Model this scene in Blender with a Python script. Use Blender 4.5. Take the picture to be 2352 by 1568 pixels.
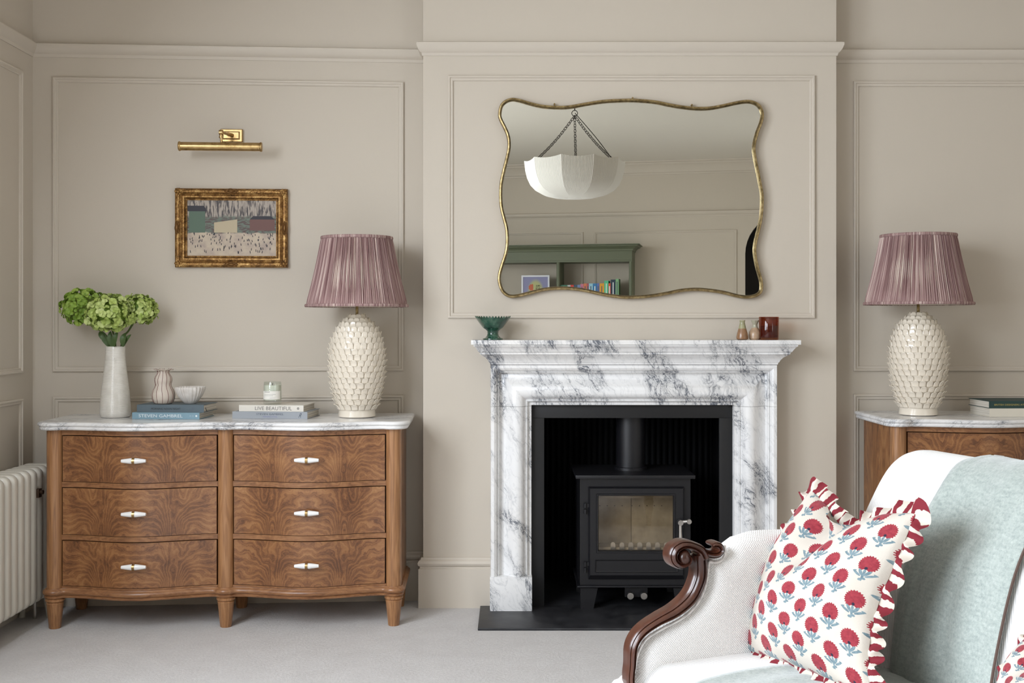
import bpy, bmesh, math, random
from math import sin, cos, pi, sqrt, radians, atan2, exp, floor
from mathutils import Vector, Matrix
from mathutils.geometry import delaunay_2d_cdt

random.seed(7)
for o in list(bpy.data.objects):
    bpy.data.objects.remove(o)
SC = bpy.context.scene
COL = SC.collection

# ------------------------------------------------------------------ camera
F, CX, HY, HC = 2600.0, 1176.0, 740.0, 1.25      # focal length and horizon in photo pixels, eye height
cam_d = bpy.data.cameras.new('camera')
cam_d.sensor_fit = 'HORIZONTAL'; cam_d.sensor_width = 36.0
cam_d.lens = F / 2352 * 36.0
cam_d.shift_y = -(784.0 - HY) / 2352.0
cam_d.clip_start = 0.05
cam = bpy.data.objects.new('camera', cam_d); COL.objects.link(cam)
cam.location = (0, 0, HC); cam.rotation_euler = (pi / 2, 0, 0)
SC.camera = cam
SC.view_settings.view_transform = 'Standard'
SC.view_settings.look = 'None'
SC.view_settings.gamma = 1.0
SC.view_settings.use_curve_mapping = False
SC.view_settings.exposure = 0.0

# ------------------------------------------------------------------ world and window light
world = bpy.data.worlds.new('world'); SC.world = world; world.use_nodes = True
world.node_tree.nodes['Background'].inputs[0].default_value = (0.80, 0.90, 1.0, 1)
world.node_tree.nodes['Background'].inputs[1].default_value = 1.0
XL = -2.113
WINDOWS = [(-2.6, -1.3), (-0.35, 1.05), (1.55, 2.95)]          # y spans of the tall windows in the left wall
WZ0, WZ1 = 0.72, 2.78
def area_light(name, loc, rot, sx, sy, power, color, spread=pi):
    L = bpy.data.lights.new(name, 'AREA'); L.shape = 'RECTANGLE'; L.size = sx; L.size_y = sy
    L.energy = power; L.color = color; L.spread = spread
    o = bpy.data.objects.new(name, L); COL.objects.link(o); o.location = loc; o.rotation_euler = rot
    return o
for i, (y0, y1) in enumerate(WINDOWS):
    area_light('window_and_fill_light', (XL - 0.16, (y0 + y1) / 2, (WZ0 + WZ1) / 2), (0, -pi / 2 + radians(34), 0), WZ1 - WZ0, y1 - y0,
               (9, 154, 130)[i], (0.885, 0.96, 1.06))

RW0, RW1, XRW = -0.9, 0.7, 3.70                                # unseen right-wall window, added to brighten the left wall and alcove
area_light('window_and_fill_light', (XRW + 0.16, (RW0 + RW1) / 2, (WZ0 + WZ1) / 2), (0, pi / 2 + radians(4), 0), WZ1 - WZ0, RW1 - RW0, 28, (0.93, 0.96, 1.0))  # weak fill light in the added right-wall opening

# ------------------------------------------------------------------ projection helpers
def W(px, py, Y):
    return Vector(((px - CX) * Y / F, Y, HC - (py - HY) * Y / F))
def ray_plane(px, py, p0, n):
    d = Vector(((px - CX) / F, 1.0, -(py - HY) / F)); o = Vector((0, 0, HC))
    n = Vector(n); t = (Vector(p0) - o).dot(n) / d.dot(n)
    return o + d * t

# ------------------------------------------------------------------ node expression helper
class NT:
    def __init__(s, tree): s.t = tree
    def node(s, typ, **kw):
        n = s.t.nodes.new(typ)
        for k, v in kw.items(): setattr(n, k, v)
        return n
    def link(s, a, b): s.t.links.new(a, b)
    def math(s, op, *a, clamp=False):
        n = s.node('ShaderNodeMath', operation=op, use_clamp=clamp)
        for i, x in enumerate(a): s.put(n.inputs[i], x)
        return E(s, n.outputs[0])
    def put(s, inp, x):
        if isinstance(x, E): s.link(x.k, inp)
        elif isinstance(x, (int, float)):
            inp.default_value = float(x)
        else: inp.default_value = x
    def xyz(s, sock):
        n = s.node('ShaderNodeSeparateXYZ'); s.link(sock, n.inputs[0])
        return [E(s, n.outputs[i]) for i in range(3)]
    def vec(s, x, y, z=0.0):
        n = s.node('ShaderNodeCombineXYZ')
        for i, q in enumerate((x, y, z)): s.put(n.inputs[i], q)
        return n.outputs[0]
    def coord(s, which='Object'):
        return s.node('ShaderNodeTexCoord').outputs[which]
    def mapping(s, sock, scale=(1, 1, 1), rot=(0, 0, 0), loc=(0, 0, 0)):
        n = s.node('ShaderNodeMapping'); s.link(sock, n.inputs[0])
        n.inputs['Scale'].default_value = scale; n.inputs['Rotation'].default_value = rot; n.inputs['Location'].default_value = loc
        return n.outputs[0]
    def noise(s, sock, scale, detail=2.0, rough=0.5, dist=0.0, color=False):
        n = s.node('ShaderNodeTexNoise'); s.link(sock, n.inputs['Vector'])
        n.inputs['Scale'].default_value = scale; n.inputs['Detail'].default_value = detail
        n.inputs['Roughness'].default_value = rough; n.inputs['Distortion'].default_value = dist
        return n.outputs['Color'] if color else E(s, n.outputs[0])
    def voronoi(s, sock, scale, feature='F1', out='Distance'):
        n = s.node('ShaderNodeTexVoronoi', feature=feature); s.link(sock, n.inputs['Vector'])
        n.inputs['Scale'].default_value = scale
        return n.outputs[out] if out == 'Color' else E(s, n.outputs[out])
    def vadd(s, a, b, sc=1.0):
        m = s.node('ShaderNodeVectorMath', operation='MULTIPLY_ADD')
        s.link(b, m.inputs[0]); m.inputs[1].default_value = (sc, sc, sc); s.link(a, m.inputs[2])
        return m.outputs[0]
    def smooth(s, x, a, b):
        n = s.node('ShaderNodeMapRange', interpolation_type='SMOOTHSTEP'); s.put(n.inputs[0], x)
        n.inputs[1].default_value = a; n.inputs[2].default_value = b
        return E(s, n.outputs[0])
    def mix(s, f, a, b):
        n = s.node('ShaderNodeMix', data_type='RGBA'); s.put(n.inputs[0], f)
        for k, c in ((6, a), (7, b)):
            if isinstance(c, (tuple, list)): n.inputs[k].default_value = (c[0], c[1], c[2], 1)
            else: s.link(c, n.inputs[k])
        return n.outputs[2]
    def ramp(s, f, stops):
        n = s.node('ShaderNodeValToRGB'); s.put(n.inputs[0], f); cr = n.color_ramp
        while len(cr.elements) < len(stops): cr.elements.new(0.5)
        for e, (p, c) in zip(cr.elements, stops): e.position = p; e.color = (c[0], c[1], c[2], 1)
        return n.outputs[0]
class E:
    def __init__(s, t, k): s.t = t; s.k = k
    def __add__(a, b): return a.t.math('ADD', a, b)
    __radd__ = __add__
    def __sub__(a, b): return a.t.math('SUBTRACT', a, b)
    def __rsub__(a, b): return a.t.math('SUBTRACT', b, a)
    def __mul__(a, b): return a.t.math('MULTIPLY', a, b)
    __rmul__ = __mul__
    def __truediv__(a, b): return a.t.math('DIVIDE', a, b)
    def abs(a): return a.t.math('ABSOLUTE', a)
    def fract(a): return a.t.math('FRACT', a)
    def sin(a): return a.t.math('SINE', a)
    def sqrt(a): return a.t.math('SQRT', a)
    def lt(a, b): return a.t.math('LESS_THAN', a, b)
    def gt(a, b): return a.t.math('GREATER_THAN', a, b)
    def max(a, b): return a.t.math('MAXIMUM', a, b)
    def min(a, b): return a.t.math('MINIMUM', a, b)

def srgb(r, g, b):
    def f(c):
        c /= 255.0
        return c / 12.92 if c <= 0.04045 else ((c + 0.055) / 1.055) ** 2.4
    return (f(r), f(g), f(b))

def material(name, color=(.8, .8, .8), rough=0.5, metal=0.0, spec=0.5, coat=0.0, sheen=0.0, build=None, bump=None, bump_d=0.001, sss=0.0):
    m = bpy.data.materials.new(name); m.use_nodes = True
    t = NT(m.node_tree); b = m.node_tree.nodes['Principled BSDF']
    b.inputs['Base Color'].default_value = (*color, 1)
    b.inputs['Roughness'].default_value = rough; b.inputs['Metallic'].default_value = metal
    b.inputs['Specular IOR Level'].default_value = spec
    b.inputs['Coat Weight'].default_value = coat; b.inputs['Coat Roughness'].default_value = 0.15
    b.inputs['Sheen Weight'].default_value = sheen
    if build:
        r = build(t)
        if not isinstance(r, dict): r = {'Base Color': r}
        for k, v in r.items():
            if k == 'bump': bump = v; continue
            if isinstance(v, E): t.link(v.k, b.inputs[k])
            else: t.link(v, b.inputs[k])
    if bump:
        h = bump(t) if callable(bump) else bump
        n = t.node('ShaderNodeBump'); n.inputs['Distance'].default_value = bump_d; n.inputs['Strength'].default_value = 1.0
        t.put(n.inputs['Height'], h); t.link(n.outputs[0], b.inputs['Normal'])
    return m

def glass_mat(name, tint, gloss=0.08, rough=0.0):
    m = bpy.data.materials.new(name); m.use_nodes = True
    nt = m.node_tree; nt.nodes.clear(); t = NT(nt)
    tr = t.node('ShaderNodeBsdfTransparent'); tr.inputs[0].default_value = (*tint, 1)
    gl = t.node('ShaderNodeBsdfGlossy'); gl.inputs[0].default_value = (1, 1, 1, 1); gl.inputs['Roughness'].default_value = rough
    lw = t.node('ShaderNodeLayerWeight'); lw.inputs['Blend'].default_value = 0.5
    fc = E(t, lw.outputs['Facing']); f4 = fc * fc * fc * fc * 0.55 + 0.045
    mx = t.node('ShaderNodeMixShader'); t.put(mx.inputs[0], f4)
    t.link(tr.outputs[0], mx.inputs[1]); t.link(gl.outputs[0], mx.inputs[2])
    out = t.node('ShaderNodeOutputMaterial'); t.link(mx.outputs[0], out.inputs[0])
    return m

# ------------------------------------------------------------------ materials
def wall_bump(t):
    c = t.coord(); return t.noise(c, 260, 3) * 0.3 + t.noise(c, 7, 2) * 0.6
M = {}
M['wall'] = material('wall_paint', (0.60, 0.536, 0.450), 0.55, spec=0.3, bump=wall_bump, bump_d=0.0006)
M['trim'] = material('trim_paint', (0.615, 0.55, 0.465), 0.42, spec=0.4)
M['ceiling'] = material('ceiling_paint', (0.78, 0.735, 0.655), 0.7)
def carpet_b(t):
    c = t.coord(); n = t.noise(c, 420, 3, 0.7); n2 = t.noise(c, 9, 3); n3 = t.noise(c, 90, 2)
    f = n * 0.55 + n2 * 0.35 + n3 * 0.25
    return {'Base Color': t.ramp(f, [(0.30, (0.74, 0.69, 0.655)), (0.68, (0.90, 0.86, 0.83))]), 'bump': n + n3 * 0.8}
M['carpet'] = material('carpet_pile', rough=0.95, spec=0.1, sheen=0.3, build=carpet_b, bump_d=0.006)

def marble(name, strength, scale, base=(0.86, 0.85, 0.84), tilt=0.46, top=False):
    """veins run along one slanting direction (down to the right on upright faces)"""
    def b(t):
        c = t.coord()
        w = t.noise(c, 2.2 * scale, 3, 0.6, color=True)
        q = t.vadd(c, w, 0.20 / scale)
        w2 = t.noise(c, 9.0 * scale, 3, 0.6, color=True)
        q = t.vadd(q, w2, 0.035 / scale)
        x, y, z = t.xyz(q)
        ct, st_ = cos(tilt), sin(tilt)
        if top: lon = x * 0.95 + y * 0.35; lat = y * 1.0 - x * 0.30 + z
        else: lon = x * st_ - z * ct; lat = x * ct + z * st_
        yy = y * 1.3
        band = t.noise(t.vec(lat * 3.4, lon * 1.25, yy), 1.7 * scale, 3, 0.55)
        mask = t.smooth(band, 0.44, 0.60)
        n1 = t.noise(t.vec(lat * 3.0, lon * 0.85, yy), 8.0 * scale, 4, 0.62, 0.25)
        ridge = 1.0 - t.smooth((n1 - 0.5).abs(), 0.0, 0.035)
        n2 = t.noise(t.vec(lat * 3.4, lon * 0.9, yy + 3.0), 17 * scale, 4, 0.6, 0.3)
        ridge2 = 1.0 - t.smooth((n2 - 0.5).abs(), 0.0, 0.05)
        n3 = t.noise(t.vec(lat * 2.2, lon * 0.6, yy + 7.0), 1.8 * scale, 5, 0.6, 0.3)
        long = 1.0 - t.smooth((n3 - 0.52).abs(), 0.0, 0.014)
        deep = t.smooth(t.noise(t.vec(lat * 2.4, lon * 0.9, yy + 1.0), 2.2 * scale, 3), 0.56, 0.70)
        f = mask * (ridge * 0.60 + ridge2 * 0.45 + 0.21 + deep * 0.34) + long * 0.42 * (mask + 0.4) + ridge * 0.12
        f = (f * strength).min(1.0)
        warm = t.noise(c, 3.0, 2)
        bc = t.mix(t.smooth(warm, 0.45, 0.75) * 0.5, base, (base[0], base[1] * 0.965, base[2] * 0.915))
        return {'Base Color': t.mix(f, bc, (0.15, 0.16, 0.185))}
    return material(name, rough=0.22, spec=0.5, build=b)
M['marble'] = marble('arabescato_marble', 1.0, 1.35)
M['marble_top'] = marble('carrara_marble', 0.60, 1.5, base=(0.85, 0.84, 0.83), top=True)

def burl(name, uvmode=True):
    def b(t):
        uv = t.coord('UV'); x, y, z = t.xyz(uv)
        info = E(t, t.node('ShaderNodeObjectInfo').outputs['Random'])
        ax = x.abs()
        p = t.vec(ax * 1.55, y * 1.0, info * 9.0)
        wn = t.noise(p, 1.9, 3, 0.5, color=True)
        q = t.vadd(p, wn, 0.30)
        f1 = t.noise(q, 1.5, 3.0, 0.5, 0.2)
        yy = (y - 0.5)
        ring = t.math('EXPONENT', (ax - 0.46) * (ax - 0.46) * -70.0)
        side = t.smooth(ax, 0.50, 0.62)
        fan = t.math('ARCTAN2', yy + 0.15, ax - 0.30)
        fld = f1 * 4.6 + (yy * 7.0) * (1.0 - side) * (1.0 - ring) + ax * 9.0 * ring + fan * 4.0 * side
        f2 = t.noise(q, 6.0, 4, 0.62, 0.3)
        r1 = ((fld + f2 * 0.8) * 6.283).sin() * 0.5 + 0.5
        r2 = ((fld * 3.3 + f2 * 3.5) * 6.283).sin() * 0.5 + 0.5
        f3 = t.noise(t.vec(fld * 2.2, f2 * 3.0, ax), 3.0, 3, 0.6)
        fine = t.noise(t.mapping(q, (3.0, 30, 1)), 6.0, 3, 0.6)
        big = t.noise(t.vadd(p, wn, 0.3), 2.4, 3, 0.55)
        v = r1 * r1 * 0.17 + r2 * 0.10 + f3 * 0.38 + fine * 0.24 + big * 0.66 + f2 * 0.10 - ring * 0.06 - 0.36
        return {'Base Color': t.ramp(v, [(0.08, srgb(70, 43, 27)), (0.28, srgb(108, 68, 41)), (0.50, srgb(144, 97, 59)), (0.82, srgb(174, 127, 82))]),
                'bump': v}
    return material(name, rough=0.30, spec=0.5, coat=0.35, build=b, bump_d=0.0002)
M['burl'] = burl('walnut_burl')
def grain(name, stops, sc=(14, 14, 1.2), rough=0.38, coat=0.2, k=9.0):
    def b(t):
        c = t.mapping(t.coord(), sc)
        n = t.noise(c, 1.2, 3, 0.55, 0.5)
        r = ((n * k) * 6.283).sin() * 0.5 + 0.5
        fine = t.noise(t.mapping(t.coord(), (sc[0] * 22, sc[1] * 22, sc[2] * 5)), 1.0, 3, 0.6)
        v = r * 0.26 + fine * 0.6 + n * 0.3 - 0.05
        return {'Base Color': t.ramp(v, stops), 'bump': fine}
    return material(name, rough=rough, coat=coat, build=b, bump_d=0.0003)
M['oak'] = grain('honey_wood', [(0.25, srgb(128, 88, 57)), (0.5, srgb(157, 111, 72)), (0.8, srgb(178, 131, 90))])
M['oak_h'] = grain('honey_wood_rail', [(0.25, srgb(112, 73, 46)), (0.5, srgb(140, 95, 60)), (0.8, srgb(162, 115, 76))], sc=(1.6, 14, 14))
M['mahog'] = grain('polished_mahogany', [(0.2, srgb(38, 18, 12)), (0.5, srgb(60, 30, 20)), (0.85, srgb(84, 45, 28))], sc=(5, 5, 2), rough=0.30, coat=0.4, k=2.5)
M['gap'] = material('dark_gap', (0.01, 0.006, 0.004), 0.9)
M['porcelain'] = material('white_porcelain', (0.88, 0.87, 0.85), 0.12, coat=0.5)
def brass_b(t):
    n = t.noise(t.coord(), 30, 4, 0.6)
    return {'Base Color': t.ramp(n, [(0.3, srgb(158, 128, 82)), (0.6, srgb(198, 168, 118))]), 'Roughness': n * 0.25 + 0.18}
M['brass'] = material('aged_brass', metal=1.0, build=brass_b)
def dbrass_b(t):
    n = t.noise(t.coord(), 70, 4, 0.6)
    return {'Base Color': t.ramp(n, [(0.34, srgb(122, 106, 72)), (0.5, srgb(160, 140, 100)), (0.68, srgb(190, 170, 128))]), 'Roughness': n * 0.3 + 0.22}
M['dbrass'] = material('patinated_brass', metal=1.0, build=dbrass_b)
def gilt_b(t):
    c = t.coord(); n = t.noise(c, 42, 5, 0.65); n2 = t.noise(c, 160, 3)
    return {'Base Color': t.ramp(n * 0.7 + n2 * 0.3, [(0.34, srgb(72, 48, 28)), (0.50, srgb(142, 104, 58)), (0.66, srgb(208, 172, 112))]),
            'Roughness': n * 0.4 + 0.25, 'bump': n2}
M['gilt'] = material('antique_gilding', metal=0.75, build=gilt_b, bump_d=0.0012)
M['gilt_dark'] = material('worn_gilding', srgb(120, 86, 48), 0.45, metal=0.7)
M['iron'] = material('black_stove_iron', (0.0065, 0.0062, 0.008), 0.42, spec=0.5)
M['iron_dark'] = material('black_lining', (0.002, 0.002, 0.0025), 0.6, spec=0.15)
M['reed'] = material('black_reeded_board', (0.003, 0.003, 0.0035), 0.4, spec=0.25)
def slate_b(t):
    n = t.noise(t.coord(), 16, 5, 0.6)
    return {'Base Color': t.ramp(n, [(0.3, (0.013, 0.013, 0.015)), (0.7, (0.030, 0.030, 0.033))]), 'Roughness': n * 0.3 + 0.28, 'bump': n}
M['slate'] = material('honed_black_slate', build=slate_b, bump_d=0.0008)
M['slip'] = material('black_slip_slate', (0.008, 0.008, 0.009), 0.42)
M['steel'] = material('brushed_steel', (0.62, 0.60, 0.57), 0.28, metal=1.0)
def brick_b(t):
    n = t.noise(t.coord(), 14, 4, 0.6)
    return t.ramp(n, [(0.3, srgb(132, 120, 100)), (0.7, srgb(172, 160, 138))])
M['firebrick'] = material('vermiculite_board', rough=0.9, build=brick_b)
M['glass'] = glass_mat('clear_glass', (0.93, 0.95, 0.94))
M['stove_glass'] = glass_mat('stove_glass', (0.92, 0.89, 0.84))
M['amber'] = glass_mat('amber_glass', (0.68, 0.36, 0.16))
mm = bpy.data.materials.new('mirror_silvering'); mm.use_nodes = True
_b = mm.node_tree.nodes['Principled BSDF']; _b.inputs['Base Color'].default_value = (0.575, 0.565, 0.515, 1); _b.inputs['Metallic'].default_value = 1; _b.inputs['Roughness'].default_value = 0.0
M['mirror'] = mm
M['cream_glaze'] = material('cream_glaze', (0.83, 0.745, 0.62), 0.16, coat=0.6)
def vase_b(t):
    x, y, z = t.xyz(t.coord()); n = t.noise(t.coord(), 25, 3)
    r = ((z * 235.0 + n * 0.9) * 6.283).sin()
    return {'Base Color': t.ramp(n, [(0.3, (0.68, 0.64, 0.57)), (0.7, (0.80, 0.765, 0.70))]), 'bump': r * 0.5}
M['vase'] = material('off_white_ribbed_glaze', rough=0.18, coat=0.6, build=vase_b, bump_d=0.0005)
def shade_b(t):
    x, y, z = t.xyz(t.coord('UV'))
    v1 = t.vec(x * 95.0, y * 0.35, 0.0); v2 = t.vec(x * 400.0, y * 0.8, 3.0)
    n1 = t.noise(v1, 1.6, 3, 0.7); n2 = t.noise(v2, 1.0, 2, 0.7)
    n3 = t.noise(t.vec(x * 22.0, y * 3.0, 1.0), 1.0, 2)
    v = n1 * 0.42 + n2 * 0.74 + n3 * 0.16 - 0.16
    return t.ramp(v, [(0.34, srgb(106, 76, 76)), (0.44, srgb(140, 110, 108)), (0.53, srgb(168, 140, 136)), (0.60, srgb(206, 186, 176)), (0.68, srgb(238, 226, 212))])
M['shade'] = material('plum_striped_pleated_silk', rough=0.8, sheen=0.0, spec=0.05, build=shade_b)
M['lining'] = material('cream_shade_lining', (0.86, 0.80, 0.66), 0.7)
M['pleat_white'] = material('gathered_white_linen', (0.86, 0.83, 0.77), 0.8, sheen=0.2)
def weave(name, col, freq, amp=0.0008, lines=False):
    def b(t):
        c = t.coord(); x, y, z = t.xyz(c)
        n = t.noise(c, 190, 2)
        if lines:
            h = ((z * 0.35 + (x * 0.309 - y * 0.951)) * freq + n * 0.6).sin() * 0.5 + 0.5
        else:
            a = ((x * 0.951 + y * 0.309) * freq + n * 0.8).sin(); bb = (z * freq * 0.9 + n * 0.8).sin()
            h = (a * bb) * 0.5 + 0.5
        f = t.smooth(h, 0.0, 0.55)
        dk = tuple(q * 0.78 for q in col)
        return {'Base Color': t.mix(f, dk, col), 'bump': h}
    return material(name, rough=0.85, sheen=0.25, spec=0.2, build=b, bump_d=amp)
M['linen'] = weave('ivory_basket_weave_linen', (0.89, 0.87, 0.845), 1150, 0.0010)
M['linen_rib'] = weave('ivory_ribbed_linen', (0.90, 0.88, 0.855), 980, 0.0008, lines=True)
def throw_b(t):
    c = t.coord(); n = t.noise(c, 150, 4, 0.7); n2 = t.noise(t.mapping(c, (1, 1, 4)), 40, 3, 0.6)
    return {'Base Color': t.ramp(n * 0.6 + n2 * 0.4, [(0.34, srgb(135, 144, 139)), (0.66, srgb(174, 181, 174))]), 'bump': n}
M['throw'] = material('sage_wool', rough=0.95, sheen=0.6, spec=0.1, build=throw_b, bump_d=0.002)
M['throw_edge'] = material('brown_blanket_stitch', srgb(84, 66, 58), 0.9)
# block-printed flower fabric
def flower_b(t):
    U, V, _ = t.xyz(t.coord('UV'))
    fab = t.noise(t.coord('UV'), 1.2, 3)
    wob = t.noise(t.coord('UV'), 14, 2) - 0.5
    def motif(u, v):
        x = u.fract() - 0.5 + wob * 0.02; y = v.fract() - 0.5
        def ell(cx, cy, rx, ry, ang):
            ca, sa = cos(ang), sin(ang)
            dx = x - cx; dy = y - cy
            a = (dx * ca + dy * sa) * (1.0 / rx); b = (dy * ca - dx * sa) * (1.0 / ry)
            return (a * a + b * b)
        hy = y - 0.12
        r = (x * x + hy * hy * 0.80).sqrt()
        th = t.math('ARCTAN2', x, hy)
        sc = t.smooth((th * 23.0).sin(), -0.5, 0.5) * 0.020 + 0.198
        notch = ell(0, -0.135, 0.085, 0.095, 0).lt(1.0)
        red = r.lt(sc) * (1.0 - notch) * y.gt(-0.105)
        dark = ell(0, -0.005, 0.034, 0.040, 0).lt(1.0)
        g = ell(0, -0.23, 0.026, 0.14, 0).lt(1.0)
        for cx, cy, rx, ry, an in ((-0.075, -0.135, 0.10, 0.036, -1.0), (0.075, -0.135, 0.10, 0.036, 1.0), (-0.145, -0.185, 0.115, 0.030, -0.55), (0.145, -0.185, 0.115, 0.030, 0.55),
                                   (0.0, -0.10, 0.030, 0.065, 0), (-0.215, -0.12, 0.045, 0.018, 0.3), (0.215, -0.12, 0.045, 0.018, -0.3), (-0.03, -0.33, 0.045, 0.035, 0.3), (0.035, -0.29, 0.045, 0.03, -0.3)):
            g = g.max(ell(cx, cy, rx, ry, an).lt(1.0))
        return red, dark, g
    r1, d1, g1 = motif(U, V); r2, d2, g2 = motif(U + 0.5, V + 0.5)
    red, dark, g = r1.max(r2), d1.max(d2), g1.max(g2)
    base = t.ramp(fab, [(0.3, (0.50, 0.45, 0.385)), (0.7, (0.56, 0.51, 0.445))])
    wash = t.noise(t.coord('UV'), 9, 4, 0.7)
    c = t.mix(red, base, t.ramp(wash, [(0.35, srgb(126, 36, 48)), (0.7, srgb(154, 56, 64))]))
    c = t.mix(g, c, t.ramp(wash, [(0.35, srgb(92, 112, 120)), (0.7, srgb(124, 142, 147))]))
    c = t.mix(dark, c, srgb(44, 34, 52))
    return {'Base Color': c, 'bump': t.noise(t.coord('UV'), 60, 2)}
M['flower'] = material('block_print_cotton', rough=0.8, spec=0.2, sheen=0.15, build=flower_b, bump_d=0.0006)
def frill_b(t):
    U, V, _ = t.xyz(t.coord('UV'))
    n = t.noise(t.vec(U * 1.0, V * 1.5, 0.0), 1.3, 2)
    f = (U * 1.0 + V * 0.28 + n * 0.55).fract()
    s = t.smooth((f - 0.5).abs(), 0.27, 0.24)
    return t.mix(s, (0.56, 0.505, 0.43), srgb(116, 36, 45))
M['frill'] = material('striped_frill_cotton', rough=0.8, spec=0.2, build=frill_b)
M['petal'] = material('lime_green_petal', rough=0.55, build=lambda t: t.ramp(E(t, t.node('ShaderNodeObjectInfo').outputs['Random']) * 0.6 + t.noise(t.coord(), 60, 2) * 0.4,
            [(0.1, srgb(134, 156, 62)), (0.5, srgb(176, 194, 104)), (0.9, srgb(208, 218, 150))]))
M['petal_dark'] = material('deep_green_petal', rough=0.55, build=lambda t: t.ramp(E(t, t.node('ShaderNodeObjectInfo').outputs['Random']) * 0.6 + t.noise(t.coord(), 60, 2) * 0.4,
            [(0.1, srgb(96, 128, 36)), (0.5, srgb(138, 168, 62)), (0.9, srgb(176, 198, 98))]))
M['stem'] = material('green_stem', srgb(78, 96, 40), 0.6)
M['leaf'] = material('dark_green_leaf', srgb(72, 94, 50), 0.45)
def col(name, c, rough=0.6, **k): 
    M[name] = material(name, srgb(*c), rough, **k); return M[name]
col('book_slate', (88, 101, 108)); col('book_sky', (128, 158, 172)); col('book_cream', (222, 216, 205)); col('book_grey', (156, 160, 165))
col('book_green', (34, 60, 56)); col('book_ivory', (214, 206, 190)); col('ink_black', (28, 28, 30)); col('ink_white', (226, 232, 232))
col('ink_grey', (116, 112, 106)); col('ink_slate', (84, 92, 104)); col('ink_violet', (128, 130, 168)); col('ink_gold', (176, 158, 84))
def pages_b(t):
    x, y, z = t.xyz(t.coord()); n = t.noise(t.mapping(t.coord(), (3, 3, 900)), 1.0, 2)
    return t.ramp(n, [(0.35, srgb(176, 168, 154)), (0.65, srgb(222, 215, 202))])
M['pages'] = material('book_pages', rough=0.85, build=pages_b)
M['ribbon'] = col('ribbon', (32, 36, 40))
M['wax'] = material('cream_wax', (0.80, 0.78, 0.66), 0.5)
M['label'] = material('paper_label', (0.82, 0.79, 0.72), 0.7)
def green_glaze_b(t):
    n = t.noise(t.coord(), 22, 4, 0.6)
    return {'Base Color': t.ramp(n, [(0.3, srgb(18, 46, 36)), (0.52, srgb(34, 78, 60)), (0.74, srgb(92, 122, 102))])}
M['green_glaze'] = material('green_glaze', rough=0.14, coat=0.7, build=green_glaze_b)
M['clay'] = material('bare_pinkish_clay', (0.60, 0.50, 0.42), 0.7)
def strip_vase(name, top, bot, cut):
    def b(t):
        x, y, z = t.xyz(t.coord()); n = t.noise(t.coord(), 50, 3)
        f = t.smooth(z + n * 0.008, cut - 0.001, cut + 0.001)
        g = t.mix(t.smooth(n, 0.4, 0.7), bot, tuple(q * 0.8 for q in bot))
        return t.mix(f, g, t.mix(t.smooth(n, 0.4, 0.65), top, tuple(q * 0.75 for q in top)))
    return material(name, rough=0.28, coat=0.3, build=b)
M['glaze_a'] = strip_vase('sage_over_brown_glaze', srgb(162, 158, 122), srgb(150, 112, 80), 0.052)
M['glaze_b'] = strip_vase('celadon_over_buff_glaze', srgb(176, 170, 148), srgb(182, 152, 124), 0.055)
def bowl_b(t):
    n = t.noise(t.coord(), 40, 3)
    return t.ramp(n, [(0.3, (0.58, 0.53, 0.48)), (0.7, (0.74, 0.70, 0.65))])
M['white_clay'] = material('rough_white_clay', rough=0.6, build=bowl_b)
M['oatmeal'] = material('oatmeal_ceramic', (0.62, 0.54, 0.46), 0.5)
M['redline'] = material('maroon_line', srgb(110, 56, 52), 0.5)
M['radiator'] = material('cream_radiator_enamel', (0.70, 0.665, 0.585), 0.32, coat=0.2)
M['cabinet'] = material('green_cabinet_paint', srgb(98, 104, 82), 0.5)
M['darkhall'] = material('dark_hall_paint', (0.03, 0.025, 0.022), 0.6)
M['chain'] = material('bronze_chain', srgb(40, 34, 28), 0.4, metal=0.6)
# generic stand-in for the painting: loose abstract brush strokes in the same colours
def paint_b(t):
    u, v, _ = t.xyz(t.coord('UV'))
    c = t.coord('UV')
    n = t.noise(c, 4, 4, 0.6)
    strokes = t.noise(t.mapping(c, (30, 4.5, 1)), 1.0, 3, 0.6, 0.4)
    strokes2 = t.noise(t.mapping(c, (10, 34, 1)), 1.0, 3, 0.6, 0.3)
    ground = t.mix(t.smooth(n, 0.35, 0.7), srgb(196, 180, 158), srgb(170, 152, 140))
    sky = t.mix(t.smooth(strokes, 0.46, 0.60), srgb(172, 160, 148), srgb(72, 66, 66))
    mid = t.mix(t.smooth(strokes2, 0.42, 0.60), srgb(104, 116, 104), srgb(88, 70, 66))
    lim = v + (n - 0.5) * 0.10
    c1 = t.mix(t.smooth(lim, 0.40, 0.43), ground, mid)
    return t.mix(t.smooth(lim, 0.68, 0.74), c1, sky)
M['painting'] = material('muted_brush_strokes', rough=0.55, build=paint_b)
M['paint_dark'] = material('dark_brush_dab', srgb(48, 46, 54), 0.6)
M['paint_green'] = material('green_brush_block', srgb(88, 108, 92), 0.6)
M['paint_red'] = material('red_brown_brush_block', srgb(110, 78, 72), 0.6)
M['paint_roof'] = material('pale_brush_block', srgb(186, 172, 144), 0.6)

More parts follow.
